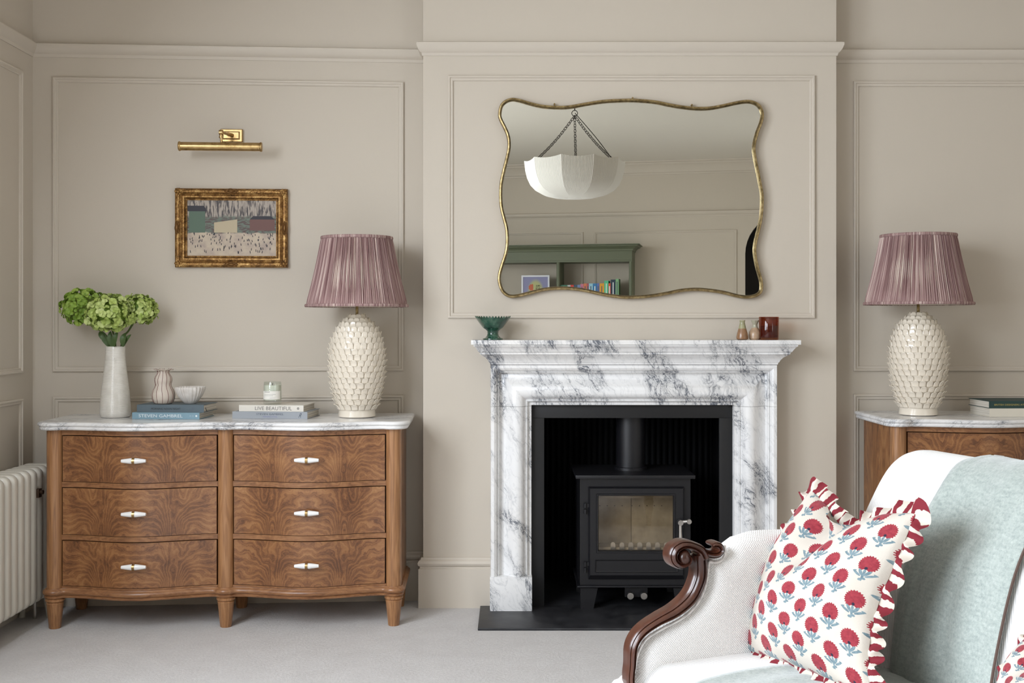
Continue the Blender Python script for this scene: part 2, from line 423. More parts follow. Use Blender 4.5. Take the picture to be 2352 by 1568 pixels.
# ------------------------------------------------------------------ mesh helpers
ORG = {}
class G:
    def __init__(s): s.v = []; s.f = []; s.uv = []
    def add(s, vs, fs, uvs=None):
        b = len(s.v); s.v += [Vector(p) for p in vs]; s.f += [tuple(b + i for i in f) for f in fs]
        s.uv += list(uvs) if uvs else [(0, 0)] * len(vs)
        return s
    def box(s, x0, x1, y0, y1, z0, z1, bev=0.0):
        if bev <= 0:
            vs = [(x, y, z) for z in (z0, z1) for y in (y0, y1) for x in (x0, x1)]
            return s.add(vs, [(0, 2, 3, 1), (4, 5, 7, 6), (0, 1, 5, 4), (2, 6, 7, 3), (0, 4, 6, 2), (1, 3, 7, 5)])
        bm = bmesh.new(); bmesh.ops.create_cube(bm, size=1)
        for v in bm.verts:
            v.co = Vector(((x0 + x1) / 2 + v.co.x * (x1 - x0), (y0 + y1) / 2 + v.co.y * (y1 - y0), (z0 + z1) / 2 + v.co.z * (z1 - z0)))
        bmesh.ops.bevel(bm, geom=bm.edges[:], offset=bev, segments=2, profile=0.6, affect='EDGES')
        bm.verts.index_update()
        s.add([v.co.copy() for v in bm.verts], [[v.index for v in f.verts] for f in bm.faces]); bm.free(); return s
    def grid(s, rows, closed_u=False, closed_v=False, uv=None, flip=False):
        n, m = len(rows), len(rows[0]); vs = [p for r in rows for p in r]; fs = []
        for i in range(n - (0 if closed_v else 1)):
            for j in range(m - (0 if closed_u else 1)):
                a, b = i * m + j, i * m + (j + 1) % m; c, d = ((i + 1) % n) * m + (j + 1) % m, ((i + 1) % n) * m + j
                fs.append((a, d, c, b) if flip else (a, b, c, d))
        return s.add(vs, fs, [q for r in uv for q in r] if uv else None)
    def lathe(s, prof, n=40, c=(0, 0, 0), cap0=True, cap1=True, rmod=None, axis='z'):
        rows = []
        for r, z in prof:
            row = []
            for k in range(n):
                a = 2 * pi * k / n; rr = r * (rmod(a, z) if rmod else 1)
                if axis == 'z': row.append((c[0] + rr * cos(a), c[1] + rr * sin(a), c[2] + z))
                elif axis == 'x': row.append((c[0] + z, c[1] + rr * cos(a), c[2] + rr * sin(a)))
                else: row.append((c[0] + rr * sin(a), c[1] + z, c[2] + rr * cos(a)))
            rows.append(row)
        b = len(s.v); s.grid(rows, closed_u=True)
        if cap0: s.f.append(tuple(b + k for k in range(n))[::-1])
        if cap1: s.f.append(tuple(b + (len(prof) - 1) * n + k for k in range(n)))
        return s
    def tube(s, path, rad, n=10, caps=True, flat=None, up=None, closed=False):
        path = [Vector(p) for p in path]; m = len(path)
        rad = rad if isinstance(rad, (list, tuple)) else [rad] * m
        rows = []; prev = None
        for i, p in enumerate(path):
            if closed: d = path[(i + 1) % m] - path[i - 1]
            else: d = path[min(i + 1, m - 1)] - path[max(i - 1, 0)]
            d.normalize()
            if up is not None: a = Vector(up) - d * Vector(up).dot(d)
            elif prev is None:
                a = Vector((0, 0, 1)) if abs(d.z) < 0.9 else Vector((1, 0, 0)); a = a - d * a.dot(d)
            else: a = prev - d * prev.dot(d)
            a.normalize(); prev = a; b2 = d.cross(a)
            fl = flat if flat else 1.0
            rows.append([p + a * (rad[i] * fl * cos(2 * pi * k / n)) + b2 * (rad[i] * sin(2 * pi * k / n)) for k in range(n)])
        b = len(s.v); s.grid(rows, closed_u=True, closed_v=closed)
        if caps and not closed:
            s.f.append(tuple(b + k for k in range(n))[::-1]); s.f.append(tuple(b + (m - 1) * n + k for k in range(n)))
        return s
    def sweep(s, rings, closed=False, caps=True):
        n = len(rings[0]); b = len(s.v); s.grid(rings, closed_u=True, closed_v=closed)
        if caps and not closed:
            s.f.append(tuple(b + k for k in range(n))[::-1]); s.f.append(tuple(b + (len(rings) - 1) * n + k for k in range(n)))
        return s
    def sphere(s, c, r, n=16, m=10, sc=(1, 1, 1)):
        prof = [(max(1e-4, sin(pi * i / m)), -cos(pi * i / m)) for i in range(m + 1)]
        rows = [[(c[0] + q * r * sc[0] * cos(2 * pi * k / n), c[1] + q * r * sc[1] * sin(2 * pi * k / n), c[2] + z * r * sc[2]) for k in range(n)] for q, z in prof]
        return s.grid(rows, closed_u=True)
    def xf(s, fn): s.v = [Vector(fn(p)) for p in s.v]; return s

def catmull(pts, per=8, closed=False):
    P = [Vector(p) for p in pts]; n = len(P); out = []
    for i in range(n if closed else n - 1):
        if closed: a, b, c, d = P[i - 1], P[i], P[(i + 1) % n], P[(i + 2) % n]
        else: a, b, c, d = P[max(i - 1, 0)], P[i], P[i + 1], P[min(i + 2, n - 1)]
        for k in range(per):
            t = k / per
            out.append(0.5 * ((2 * b) + (c - a) * t + (2 * a - 5 * b + 4 * c - d) * t * t + (3 * b - a - 3 * c + d) * t ** 3))
    if not closed: out.append(P[-1])
    return out
def interp(xs, ys, x):
    if x <= xs[0]: return ys[0]
    for i in range(len(xs) - 1):
        if x <= xs[i + 1]:
            t = (x - xs[i]) / (xs[i + 1] - xs[i]); return ys[i] + (ys[i + 1] - ys[i]) * t
    return ys[-1]

def mk(name, g, mat, parent=None, label=None, cat=None, group=None, kind=None, org=None, smooth=True, angle=38, weld=False):
    vs = g.v
    if parent is not None: O = ORG[parent.name]
    elif org is not None: O = Vector(org)
    else:
        O = Vector((sum(v.x for v in vs) / len(vs), sum(v.y for v in vs) / len(vs), min(v.z for v in vs)))
    me = bpy.data.meshes.new(name)
    me.from_pydata([v - O for v in vs], [], g.f)
    if any(q != (0, 0) for q in g.uv):
        uvl = me.uv_layers.new(name='UVMap')
        for lp in me.loops: uvl.data[lp.index].uv = g.uv[lp.vertex_index]
    bm = bmesh.new(); bm.from_mesh(me)
    if weld: bmesh.ops.remove_doubles(bm, verts=bm.verts, dist=1e-5)
    bmesh.ops.recalc_face_normals(bm, faces=bm.faces); bm.to_mesh(me); bm.free()
    if smooth:
        me.polygons.foreach_set('use_smooth', [True] * len(me.polygons)); me.set_sharp_from_angle(angle=radians(angle))
    me.materials.append(M[mat] if isinstance(mat, str) else mat)
    o = bpy.data.objects.new(name, me); COL.objects.link(o)
    if parent is not None: o.parent = parent
    else: o.location = O
    ORG[o.name] = O
    tag(o, label, cat, group, kind)
    return o
def tag(o, label=None, cat=None, group=None, kind=None):
    if label: o['label'] = label
    if cat: o['category'] = cat
    if group: o['group'] = group
    if kind: o['kind'] = kind
def thing(name, loc, label, cat, group=None):
    o = bpy.data.objects.new(name, None); o.empty_display_size = 0.05; COL.objects.link(o); o.location = loc
    ORG[o.name] = Vector(loc); tag(o, label, cat, group); return o
def struct(name, g, mat, parent=None, **k):
    return mk(name, g, mat, parent, kind='structure', org=(0, 0, 0), **k)
def inst(name, me, parent, mw, **k):
    o = bpy.data.objects.new(name, me); COL.objects.link(o)
    if parent is not None: o.parent = parent; mw = Matrix.Translation(-ORG[parent.name]) @ mw
    o.matrix_basis = mw; tag(o, **k); return o
def text_part(name, body, mat, parent, xf, height, width=None, bold=0.0, align='CENTER', font_shear=0.0, depth=0.0003):
    cu = bpy.data.curves.new('lettering', 'FONT'); cu.body = body; cu.size = 1.0; cu.align_x = align; cu.align_y = 'CENTER'
    cu.extrude = 0.0; cu.offset = bold; cu.resolution_u = 3; cu.shear = font_shear
    o = bpy.data.objects.new('lettering', cu); COL.objects.link(o)
    dg = bpy.context.evaluated_depsgraph_get(); dg.update()
    me = o.evaluated_get(dg).to_mesh()
    vs = [v.co.copy() for v in me.vertices]; fs = [tuple(p.vertices) for p in me.polygons]
    bpy.data.objects.remove(o)
    x0 = min(v.x for v in vs); x1 = max(v.x for v in vs); y0 = min(v.y for v in vs); y1 = max(v.y for v in vs)
    sy = height / (y1 - y0); sx = (width / (x1 - x0)) if width else sy
    g = G(); g.add([xf((v.x - (x0 + x1) / 2) * sx, (v.y - (y0 + y1) / 2) * sy) for v in vs], fs)
    return mk(name, g, mat, parent, smooth=False)

# ================================================================== ROOM SHELL
YB = 4.971                   # chimney breast face
BX0, BX1 = -0.390, 1.424
YA = 5.108                   # right alcove wall
XR = 3.70
def YF(x): return -3.0 + 0.20 * (x + 0.08)      # front wall (seen in the mirror)
CZ = 3.03
P_A = Vector((XL, YF(XL))); P_B = Vector((XL, 4.990)); P_C = Vector((BX0, 5.109)); P_D = Vector((BX0, YB))
P_E = Vector((BX1, YB)); P_F = Vector((BX1, YA)); P_G = Vector((XR, YA)); P_H = Vector((XR, YF(XR)))
LOOP = [P_A, P_B, P_C, P_D, P_E, P_F, P_G, P_H]

struct('floor', G().box(XL - 0.3, XR + 0.3, -4.0, 5.2, -0.05, 0.0), 'carpet', smooth=False)
struct('ceiling', G().box(XL - 0.3, XR + 0.3, -4.0, 5.7, CZ, CZ + 0.08), 'ceiling', smooth=False)

def prism(pts, z0, z1):
    g = G(); n = len(pts)
    g.add([(p[0], p[1], z0) for p in pts] + [(p[0], p[1], z1) for p in pts],
          [tuple(range(n))[::-1], tuple(range(n, 2 * n))] + [(i, (i + 1) % n, n + (i + 1) % n, n + i) for i in range(n)])
    return g
# left wall with window openings
g = G(); ys = [YF(XL) - 0.2]
for a, b in WINDOWS: ys += [a, b]
ys.append(5.0)
for i in range(0, len(ys), 2): g.box(XL - 0.14, XL, ys[i], ys[i + 1], 0, CZ)
for a, b in WINDOWS:
    g.box(XL - 0.14, XL, a, b, 0, WZ0); g.box(XL - 0.14, XL, a, b, WZ1, CZ)
struct('wall_left', g, 'wall', smooth=False)
for i, (a, b) in enumerate(WINDOWS):
    g = G()
    for (y0, y1, z0, z1) in ((a - 0.08, a + 0.03, WZ0, WZ1 + 0.08), (b - 0.03, b + 0.08, WZ0, WZ1 + 0.08), (a + 0.03, b - 0.03, WZ1 - 0.03, WZ1 + 0.08), (a - 0.1, b + 0.1, WZ0 - 0.05, WZ0)):
        g.box(XL - 0.13, XL + 0.02, y0, y1, z0, z1)
    w = struct('window_%d' % (i + 1), g, 'trim', smooth=False)
    s = G(); zm = (WZ0 + WZ1) / 2
    s.box(XL - 0.10, XL - 0.06, a + 0.03, b - 0.03, zm - 0.02, zm + 0.02); s.box(XL - 0.10, XL - 0.06, (a + b) / 2 - 0.012, (a + b) / 2 + 0.012, WZ0, WZ1 - 0.03)
    mk('window_sash', s, 'trim', w, smooth=False)
struct('wall_back_left', prism([(XL - 0.14, 4.98), (BX0, 5.109), (BX0, 5.25), (XL - 0.14, 5.25)], 0, CZ), 'wall', smooth=False)
struct('wall_back_right', G().box(BX1, XR + 0.14, YA, YA + 0.12, 0, CZ), 'wall', smooth=False)
struct('wall_right', G().box(XR, XR + 0.14, -3.2, RW0, 0, CZ).box(XR, XR + 0.14, RW1, YA, 0, CZ).box(XR, XR + 0.14, RW0, RW1, 0, WZ0).box(XR, XR + 0.14, RW0, RW1, WZ1, CZ), 'wall', smooth=False)
w = struct('window_4', G().box(XR - .02, XR + .13, RW0 - .08, RW0 + .03, WZ0, WZ1 + .08).box(XR - .02, XR + .13, RW1 - .03, RW1 + .08, WZ0, WZ1 + .08).box(XR - .02, XR + .13, RW0 + .03, RW1 - .03, WZ1 - .03, WZ1 + .08).box(XR - .02, XR + .13, RW0 - .1, RW1 + .1, WZ0 - .05, WZ0), 'trim', smooth=False)  # frame of the added window, there only to carry the fill light
mk('window_sash', G().box(XR + .06, XR + .10, RW0 + .03, RW1 - .03, 1.73, 1.77).box(XR + .06, XR + .10, -.112, -.088, WZ0, WZ1 - .03), 'trim', w, smooth=False)  # sash of the added right-wall window
# front wall with an arched opening
ACX, AR, ASP = 3.00, 0.45, 2.00
def fw(x, z, out=0.0): return Vector((x - 0.196 * out, YF(x) + 0.98 * out, z))
outl = [(XL, 0), (ACX - AR, 0), (ACX - AR, ASP)] + [(ACX - AR * cos(pi * k / 20), ASP + AR * sin(pi * k / 20)) for k in range(1, 20)] + [(ACX + AR, ASP), (ACX + AR, 0), (XR, 0), (XR, CZ), (XL, CZ)]
g = G(); n = len(outl)
g.add([fw(x, z, 0) for x, z in outl] + [fw(x, z, -0.14) for x, z in outl], [tuple(range(n)), tuple(range(n, 2 * n))[::-1]] + [(i, (i + 1) % n, n + (i + 1) % n, n + i) for i in range(n)])
struct('wall_front', g, 'wall', smooth=False)
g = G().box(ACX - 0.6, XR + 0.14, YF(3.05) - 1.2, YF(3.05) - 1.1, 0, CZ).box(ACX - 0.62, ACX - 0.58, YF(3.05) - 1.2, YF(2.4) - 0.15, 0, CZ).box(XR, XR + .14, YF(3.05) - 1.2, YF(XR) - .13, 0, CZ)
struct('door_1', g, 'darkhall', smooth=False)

# chimney breast with fireplace opening
OX0, OX1, OZ = 0.078, 0.980, 0.905
g = G().box(BX0, OX0, YB, 5.62, 0, CZ).box(OX1, BX1, YB, 5.62, 0, CZ).box(OX0, OX1, YB, 5.62, OZ, CZ)
struct('wall_chimney_breast', g, 'wall', smooth=False)

# mouldings running round the walls
def run_moulding(path, prof, closed=False, z=0.0):
    n = len(path); rings = []
    for i, p in enumerate(path):
        def nrm(a, b): d = (b - a).normalized(); return Vector((d.y, -d.x))
        if closed: n1, n2 = nrm(path[i - 1], p), nrm(p, path[(i + 1) % n])
        else:
            n1 = nrm(path[max(i - 1, 0)], path[max(i - 1, 0) + 1]); n2 = nrm(path[min(i, n - 2)], path[min(i, n - 2) + 1])
        mtr = (n1 + n2); mtr = mtr / max(0.2, mtr.dot(n1))
        rings.append([(p.x + mtr.x * o, p.y + mtr.y * o, z + h) for o, h in prof])
    return G().sweep(rings, closed=closed)
RAIL = [(-0.02, -0.055), (0.004, -0.055), (0.008, -0.042), (0.014, -0.038), (0.022, -0.026), (0.028, -0.010), (0.028, 0.0), (0.018, 0.004), (-0.02, 0.004)]
struct('trim_1', run_moulding(LOOP, RAIL, True, 2.474), 'trim', angle=25)
CORN = [(-0.02, -0.14), (0.010, -0.14), (0.014, -0.125), (0.026, -0.118), (0.034, -0.095), (0.058, -0.055), (0.086, -0.035), (0.094, -0.018), (0.112, -0.014), (0.115, 0.0), (-0.02, 0.0)]
struct('trim_2', run_moulding(LOOP, CORN, True, CZ), 'trim', angle=25)
BASE = [(-0.02, 0.0), (0.020, 0.0), (0.020, 0.170), (0.014, 0.174), (0.014, 0.180), (0.021, 0.186), (0.024, 0.195), (0.019, 0.205), (0.010, 0.211), (0.008, 0.219), (-0.02, 0.219)]
struct('baseboard_left', run_moulding([P_A, P_B, P_C, P_D, Vector((-0.088, YB))], BASE), 'trim', angle=25)
struct('baseboard_right', run_moulding([Vector((1.130, YB)), P_E, P_F, P_G, P_H, Vector((ACX + AR + .02, YF(ACX + AR + .02)))], BASE), 'trim', angle=25)
struct('baseboard_front', run_moulding([Vector((ACX - AR, YF(ACX - AR))), P_A], BASE), 'trim', angle=25)

# applied panel mouldings
PM = [(-0.001, -0.01), (0.0, 0.010), (0.004, 0.0125), (0.009, 0.012), (0.012, 0.007), (0.016, 0.0065), (0.020, 0.0075), (0.023, 0.005), (0.0245, -0.01)]
def panel(frame, u0, u1, z0, z1, prof=PM):
    rows = []
    for d, h in prof:
        rows.append([frame(u0 + d, z0 + d, h), frame(u1 - d, z0 + d, h), frame(u1 - d, z1 - d, h), frame(u0 + d, z1 - d, h)])
    return G().grid(rows, closed_u=True, closed_v=True)
dBC = (P_C - P_B).normalized(); nBC = Vector((dBC.y, -dBC.x))
def f_left(u, z, h): return Vector((XL + h, u, z))                     # u is y
def f_bl(u, z, h):                                                      # u is x on the left alcove wall
    t = (u - P_B.x) / dBC.x; p = P_B + dBC * t + nBC * h; return Vector((p.x, p.y, z))
def f_breast(u, z, h): return Vector((u, YB - h, z))
def f_br(u, z, h): return Vector((u, YA - h, z))
def f_front(u, z, h): return fw(u, z, h)
def blx(px):  # x on the left alcove wall under a photo column
    return ray_plane(px, 740, (P_B.x, P_B.y, 0), (nBC.x, nBC.y, 0)).x
LX0, LX1 = blx(122), blx(927)
ti = 3
PZ0, PZ1, QZ1, QZ0 = 1.032, 2.331, 0.922, 0.33
for fr, u0, u1, z0, z1 in ((f_bl, LX0, LX1, PZ0, PZ1), (f_bl, LX0, LX1, QZ0, QZ1),
                           (f_left, 3.35, 4.872, PZ0, PZ1), (f_left, 3.35, 4.872, QZ0, QZ1),
                           (f_breast, -0.281, 1.329, 1.268, 2.332),
                           (f_br, 1.540, 3.55, 1.030, 2.336), (f_br, 1.540, 3.55, QZ0, 0.926),
                           (f_front, -1.9, 0.80, 1.03, 2.265), (f_front, 0.925, 2.46, 1.03, 2.265),
                           (f_front, -1.9, 0.80, QZ0, 0.92), (f_front, 0.925, 2.46, QZ0, 0.92)):
    struct('trim_%d' % ti, panel(fr, u0, u1, z0, z1), 'trim', angle=20); ti += 1

# ================================================================== FIREPLACE SURROUND
FY = 4.86                    # front plane of the surround
FC = 0.524; FH = 0.617       # centre and half width
WJ = 0.178                   # width of the moulded frame
zt = 1.0687                  # underside of the cornice shelf
fp = thing('fireplace_surround', (FC, 4.92, 0.011), 'white marble fireplace surround with bold grey veining and a deep moulded shelf', 'fireplace')
# section: distance from outer edge, projection forward of the wall
PR = [(0.0, 0.0), (0.0, 0.100), (0.003, 0.108), (0.016, 0.110), (0.024, 0.104), (0.028, 0.094), (0.030, 0.088), (0.033, 0.092), (0.036, 0.088), (0.038, 0.066),
      (0.044, 0.062), (0.056, 0.066), (0.070, 0.078), (0.084, 0.094), (0.098, 0.105), (0.112, 0.110), (0.126, 0.108), (0.138, 0.100), (0.146, 0.088), (0.150, 0.082),
      (0.153, 0.078), (0.157, 0.082), (0.161, 0.078), (0.163, 0.068), (0.166, 0.064), (0.176, 0.064), (0.178, 0.060), (0.178, -0.02)]
zp = HC - (1325 - HY) * FY / F               # top of plinth blocks
zj = HC - (934 - HY) * FY / F                # joint between jamb and lintel
xo0, xo1 = FC - FH, FC + FH
def jamb(sx):
    rows = []
    for d, h in PR:
        x = xo0 + d if sx < 0 else xo1 - d
        rows.append([(x, YB - h, zp), (x, YB - h, zj - 0.0006)])
    return G().sweep([[r[k] for r in rows] for k in (0, 1)])
mk('jamb', jamb(-1), 'marble', fp, angle=28); mk('jamb', jamb(1), 'marble', fp, angle=28)
rings = [[(xo0 + d, YB - h, zj + 0.0006) for d, h in PR], [(xo0 + d, YB - h, zt - d) for d, h in PR], [(xo1 - d, YB - h, zt - d) for d, h in PR], [(xo1 - d, YB - h, zj + 0.0006) for d, h in PR]]
mk('lintel', G().sweep(rings), 'marble', fp, angle=28)
for x0, x1 in ((xo0 - 0.002, xo0 + WJ + 0.001), (xo1 - WJ - 0.001, xo1 + 0.002)):
    mk('plinth_block', G().box(x0, x1, FY - 0.004, YB - 0.002, 0.011, zp, 0.0015), 'marble', fp)
def crown(prof):
    return run_moulding([Vector((xo0, YB)), Vector((xo0, FY)), Vector((xo1, FY)), Vector((xo1, YB))], prof)
CR = [(-0.05, zt), (0.0, zt), (0.002, zt + 0.008), (0.005, zt + 0.010), (0.010, zt + 0.020), (0.020, zt + 0.031), (0.032, zt + 0.038), (0.040, zt + 0.044),
      (0.043, zt + 0.045), (0.044, zt + 0.052), (0.050, zt + 0.056), (0.056, zt + 0.066), (0.064, zt + 0.076), (0.070, zt + 0.080), (0.070, zt + 0.0865), (-0.05, zt + 0.0865)]
g = run_moulding([Vector((xo0, YB + .0)), Vector((xo0, FY)), Vector((xo1, FY)), Vector((xo1, YB + .0))], CR)
g.box(xo0 - 0.0, xo1 + 0.0, FY + 0.0, YB - 0.002, zt + 0.001, zt + 0.0864)
mk('cornice', g, 'marble', fp, angle=24)
MZ = zt + 0.1059
mk('shelf', G().box(xo0 - 0.080, xo1 + 0.080, FY - 0.080, YB - 0.001, zt + 0.0868, MZ, 0.0012), 'marble', fp)
# black slips inside the surround
sx0, sx1, sz = xo0 + WJ, xo1 - WJ, zt - WJ
SY = 4.945
for nm, b in (('slip_left', (sx0 - 0.01, (1250 - CX) * SY / F, 0.011, HC - (960 - HY) * SY / F)), ('slip_right', ((1652 - CX) * SY / F, sx1 + 0.01, 0.011, HC - (960 - HY) * SY / F)),
              ('slip_top', (sx0 - 0.01, sx1 + 0.01, HC - (960 - HY) * SY / F + 0.0006, sz + 0.01))):
    mk('slate_slip', G().box(b[0], b[1], SY, SY + 0.02, b[2], b[3], 0.0012), 'slip', fp)
# chamber lining with reeded boards
lin = G().box(OX0 - .02, OX1 + .02, 5.50, 5.62, -0.01, OZ).box(OX0, OX1, YB + 0.0, 5.5, OZ - 0.01, OZ)
mk('chamber_back', lin, 'iron_dark', fp, smooth=False)
for side, x in ((1, OX0 + 0.004), (-1, OX1 - 0.004)):
    rows = []
    N = 22
    for k in range(N * 6 + 1):
        y = SY + 0.03 + (5.49 - SY - 0.03) * k / (N * 6)
        h = 0.008 * abs(sin(pi * k / 6)) ** 0.6
        rows.append([(x + side * (0.002 + h), y, 0.012), (x + side * (0.002 + h), y, OZ - 0.012)])
    mk('reeded_lining', G().grid(rows), 'reed', fp, kind='stuff', label='black reeded lining board')
rows = []
for k in range(30 * 6 + 1):
    x = OX0 + 0.02 + (OX1 - OX0 - 0.04) * k / 180
    rows.append([(x, 5.498 - 0.008 * abs(sin(pi * k / 6)) ** 0.6, 0.012), (x, 5.498 - 0.008 * abs(sin(pi * k / 6)) ** 0.6, OZ - 0.012)])
mk('reeded_lining', G().grid(rows), 'iron_dark', fp, kind='stuff')
hearth = G().box(-0.139, -0.139 + 1.262 + 0.062, 4.590, 4.9705, 0.0, 0.011, 0.003).box(OX0 + .001, OX1 - .001, 4.9705, 5.499, 0.0005, 0.0105)
mk('hearth_slab', hearth, 'slate', None, 'flat black slate hearth slab set into the carpet before the fireplace', 'hearth', org=(0.5, 4.8, 0))

# ================================================================== STOVE
st = thing('wood_stove', (0.53, 5.02, 0.011), 'black iron stove with a glazed door standing in the marble fireplace', 'stove')
SF = 4.895                      # stove front plane
def sx(px, Y=SF): return (px - CX) * Y / F
def szz(py, Y=SF): return HC - (py - HY) * Y / F
bx0, bx1, bz0, bz1 = sx(1332), sx(1586), szz(1343), szz(1098)
DEP = 0.34
# hollow body: back, sides, top, bottom and a front frame round the door hole
wx0, wx1, wz0, wz1 = sx(1374), sx(1545), szz(1262), szz(1137)
g = G()
g.box(bx0, bx0 + 0.012, SF, SF + DEP, bz0, bz1).box(bx1 - 0.012, bx1, SF, SF + DEP, bz0, bz1).box(bx0 + .012, bx1 - .012, SF + DEP - 0.012, SF + DEP, bz0, bz1)
g.box(bx0 + .012, bx1 - .012, SF, SF + DEP - .012, bz0, bz0 + 0.012).box(bx0 + .012, bx1 - .012, SF, SF + DEP - .012, bz1 - 0.012, bz1)
g.box(bx0 + .012, wx0 - .004, SF, SF + 0.012, bz0 + .012, bz1 - .012).box(wx1 + .004, bx1 - .012, SF, SF + 0.012, bz0 + .012, bz1 - .012)
g.box(wx0 - .004, wx1 + .004, SF, SF + 0.012, bz0 + .012, wz0 - .004).box(wx0 - .004, wx1 + .004, SF, SF + 0.012, wz1 + .004, bz1 - .012)
mk('body', g, 'iron', st, smooth=False)
mk('top_plate', G().box(sx(1322, SF - .02), sx(1597, SF - .02), SF - 0.025, SF + DEP + .01, bz1 + .0005, szz(1091, SF - .02), 0.003), 'iron', st)
mk('base_plate', G().box(sx(1326, SF - .015), sx(1592, SF - .015), SF - 0.018, SF + DEP, szz(1349, SF - .015), bz0 - .0005, 0.002), 'iron', st)
# door: raised bevelled frame with a window and a lower panel
dx0, dx1, dz0, dz1 = sx(1351), sx(1571), szz(1329), szz(1117)
def rectring(y_prof):    # list of (inset, forward)
    return y_prof
g = G(); rows = []
def rrow(x0, x1, z0, z1, y): return [(x0, y, z0), (x1, y, z0), (x1, y, z1), (x0, y, z1)]
def lerp_ring(t, y):
    return rrow(dx0 + (wx0 - dx0) * t, dx1 + (wx1 - dx1) * t, dz0 + (wz0 - dz0) * t, dz1 + (wz1 - dz1) * t, y)
rows = [lerp_ring(0, SF - .0005), lerp_ring(0, SF - 0.008), lerp_ring(0.16, SF - 0.020)]
rows += [rrow(wx0 - .010, wx1 + .010, wz0 - .010, wz1 + .010, SF - 0.020), rrow(wx0 - .008, wx1 + .008, wz0 - .008, wz1 + .008, SF - 0.024),
         rrow(wx0 - .003, wx1 + .003, wz0 - .003, wz1 + .003, SF - 0.024), rrow(wx0, wx1, wz0, wz1, SF - 0.018), rrow(wx0, wx1, wz0, wz1, SF + 0.0)]
g.grid(rows, closed_u=True)
door = mk('door', g, 'iron', st, angle=20)
pz0, pz1, ppx0, ppx1 = szz(1312), szz(1282), sx(1366), sx(1556)
rows = [rrow(ppx0, ppx1, pz0, pz1, SF - 0.0195), rrow(ppx0 + .003, ppx1 - .003, pz0 + .003, pz1 - .003, SF - 0.0235), rrow(ppx0 + .006, ppx1 - .006, pz0 + .006, pz1 - .006, SF - 0.0215)]
g = G().grid(rows, closed_u=True); k = len(g.v); g.f.append((k - 4, k - 3, k - 2, k - 1))
mk('lower_panel', g, 'iron', door, angle=20)
mk('door_glass', G().box(wx0 - .002, wx1 + .002, SF - 0.010, SF - 0.007, wz0 - .002, wz1 + .002), 'stove_glass', door, smooth=False, label='clear heatproof door glass')
# firebox bricks: two back boards with a row of air holes, sides
gb = G(); xm = (wx0 + wx1) / 2 - 0.005
for a, b in ((bx0 + 0.02, xm - 0.0008), (xm + 0.0008, bx1 - 0.02)):
    mk('fire_brick', G().box(a, b, SF + 0.13, SF + 0.15, bz0 + .03, bz1 - .02, 0.001), 'firebrick', st, label='beige fireproof board behind the glass')
for a, b in ((bx0 + 0.013, bx0 + 0.026), (bx1 - 0.026, bx1 - 0.013)):
    mk('fire_brick', G().box(a, b, SF + 0.014, SF + 0.13, bz0 + .03, bz1 - .02), 'firebrick', st)
mk('baffle', G().box(bx0 + .03, bx1 - .03, SF + 0.05, SF + 0.129, wz1 - 0.02, wz1 - 0.008), 'firebrick', st)
for k in range(9):
    px = 1383 + k * 17.5 + (6 if k > 3 else 0)
    mk('air_hole', G().lathe([(0.0022, 0), (0.0022, -0.002)], 8, (sx(px), SF + 0.1295, szz(1172)), axis='y'), 'gap', st)
g = G()
for k in range(7):
    c = sx(1409 + k * 20.5)
    pts = [(c - .010, wz0 - .01), (c + .010, wz0 - .01)] + [(c + .010 * cos(pi * q / 8), wz0 + 0.018 + .010 * sin(pi * q / 8)) for q in range(9)]
    gg = G(); n = len(pts); gg.add([(x, SF + 0.02, z) for x, z in pts] + [(x, SF + 0.026, z) for x, z in pts], [tuple(range(n)), tuple(range(n, 2 * n))[::-1]] + [(i, (i + 1) % n, n + (i + 1) % n, n + i) for i in range(n)])
    mk('log_guard_tab', gg, 'steel', st, smooth=False)
mk('log_bed', G().box(bx0 + .03, bx1 - .03, SF + 0.03, SF + 0.125, bz0 + .013, wz0 + 0.004), 'firebrick', st)
# hinges
for py in (1166, 1300):
    z = szz(py); x = sx(1344)
    g = G().lathe([(0.0065, -0.024), (0.0065, -0.004)], 12, (x, SF - 0.012, z)).lathe([(0.0065, 0.002), (0.0065, 0.022)], 12, (x, SF - 0.012, z)).box(x, dx0 + .004, SF - 0.012, SF - 0.003, z + .004, z + .020)
    g.box(x - .006, x + .004, SF - 0.012, SF, z - .022, z - .006)
    mk('hinge', g, 'iron', st)
# handle
hx, hz = sx(1562, SF - .04), szz(1199, SF - .04)
g = G().lathe([(0.0115, -0.03), (0.0115, 0.0)], 16, (hx, SF - 0.03, hz), axis='y')
g.tube([(hx, SF - 0.045, hz), (hx, SF - 0.046, hz - 0.035), (hx + .001, SF - 0.05, hz - 0.085)], [0.0065, 0.0062, 0.0085], 12)
g.tube([(hx - .004, SF - 0.045, hz), (hx + .034, SF - 0.052, hz + .006)], [0.008, 0.008], 12).lathe([(0.0105, -0.012), (0.0105, 0.004)], 14, (hx + .036, SF - 0.052, hz + .006), axis='y')
mk('door_handle', g, 'steel', st, label='brushed steel door handle')
for px in (1447, 1478):
    mk('air_knob', G().lathe([(0.006, 0.03), (0.006, 0.004), (0.0155, 0.003), (0.0155, -0.010), (0.014, -0.012)], 24, (sx(px), SF - 0.010, szz(1366)), axis='y'), 'steel', st, label='round brushed steel air control knob')
mk('knob_bracket', G().box(sx(1436), sx(1488), SF + 0.012, SF + 0.04, szz(1372), bz0 - .004), 'iron', st, smooth=False)
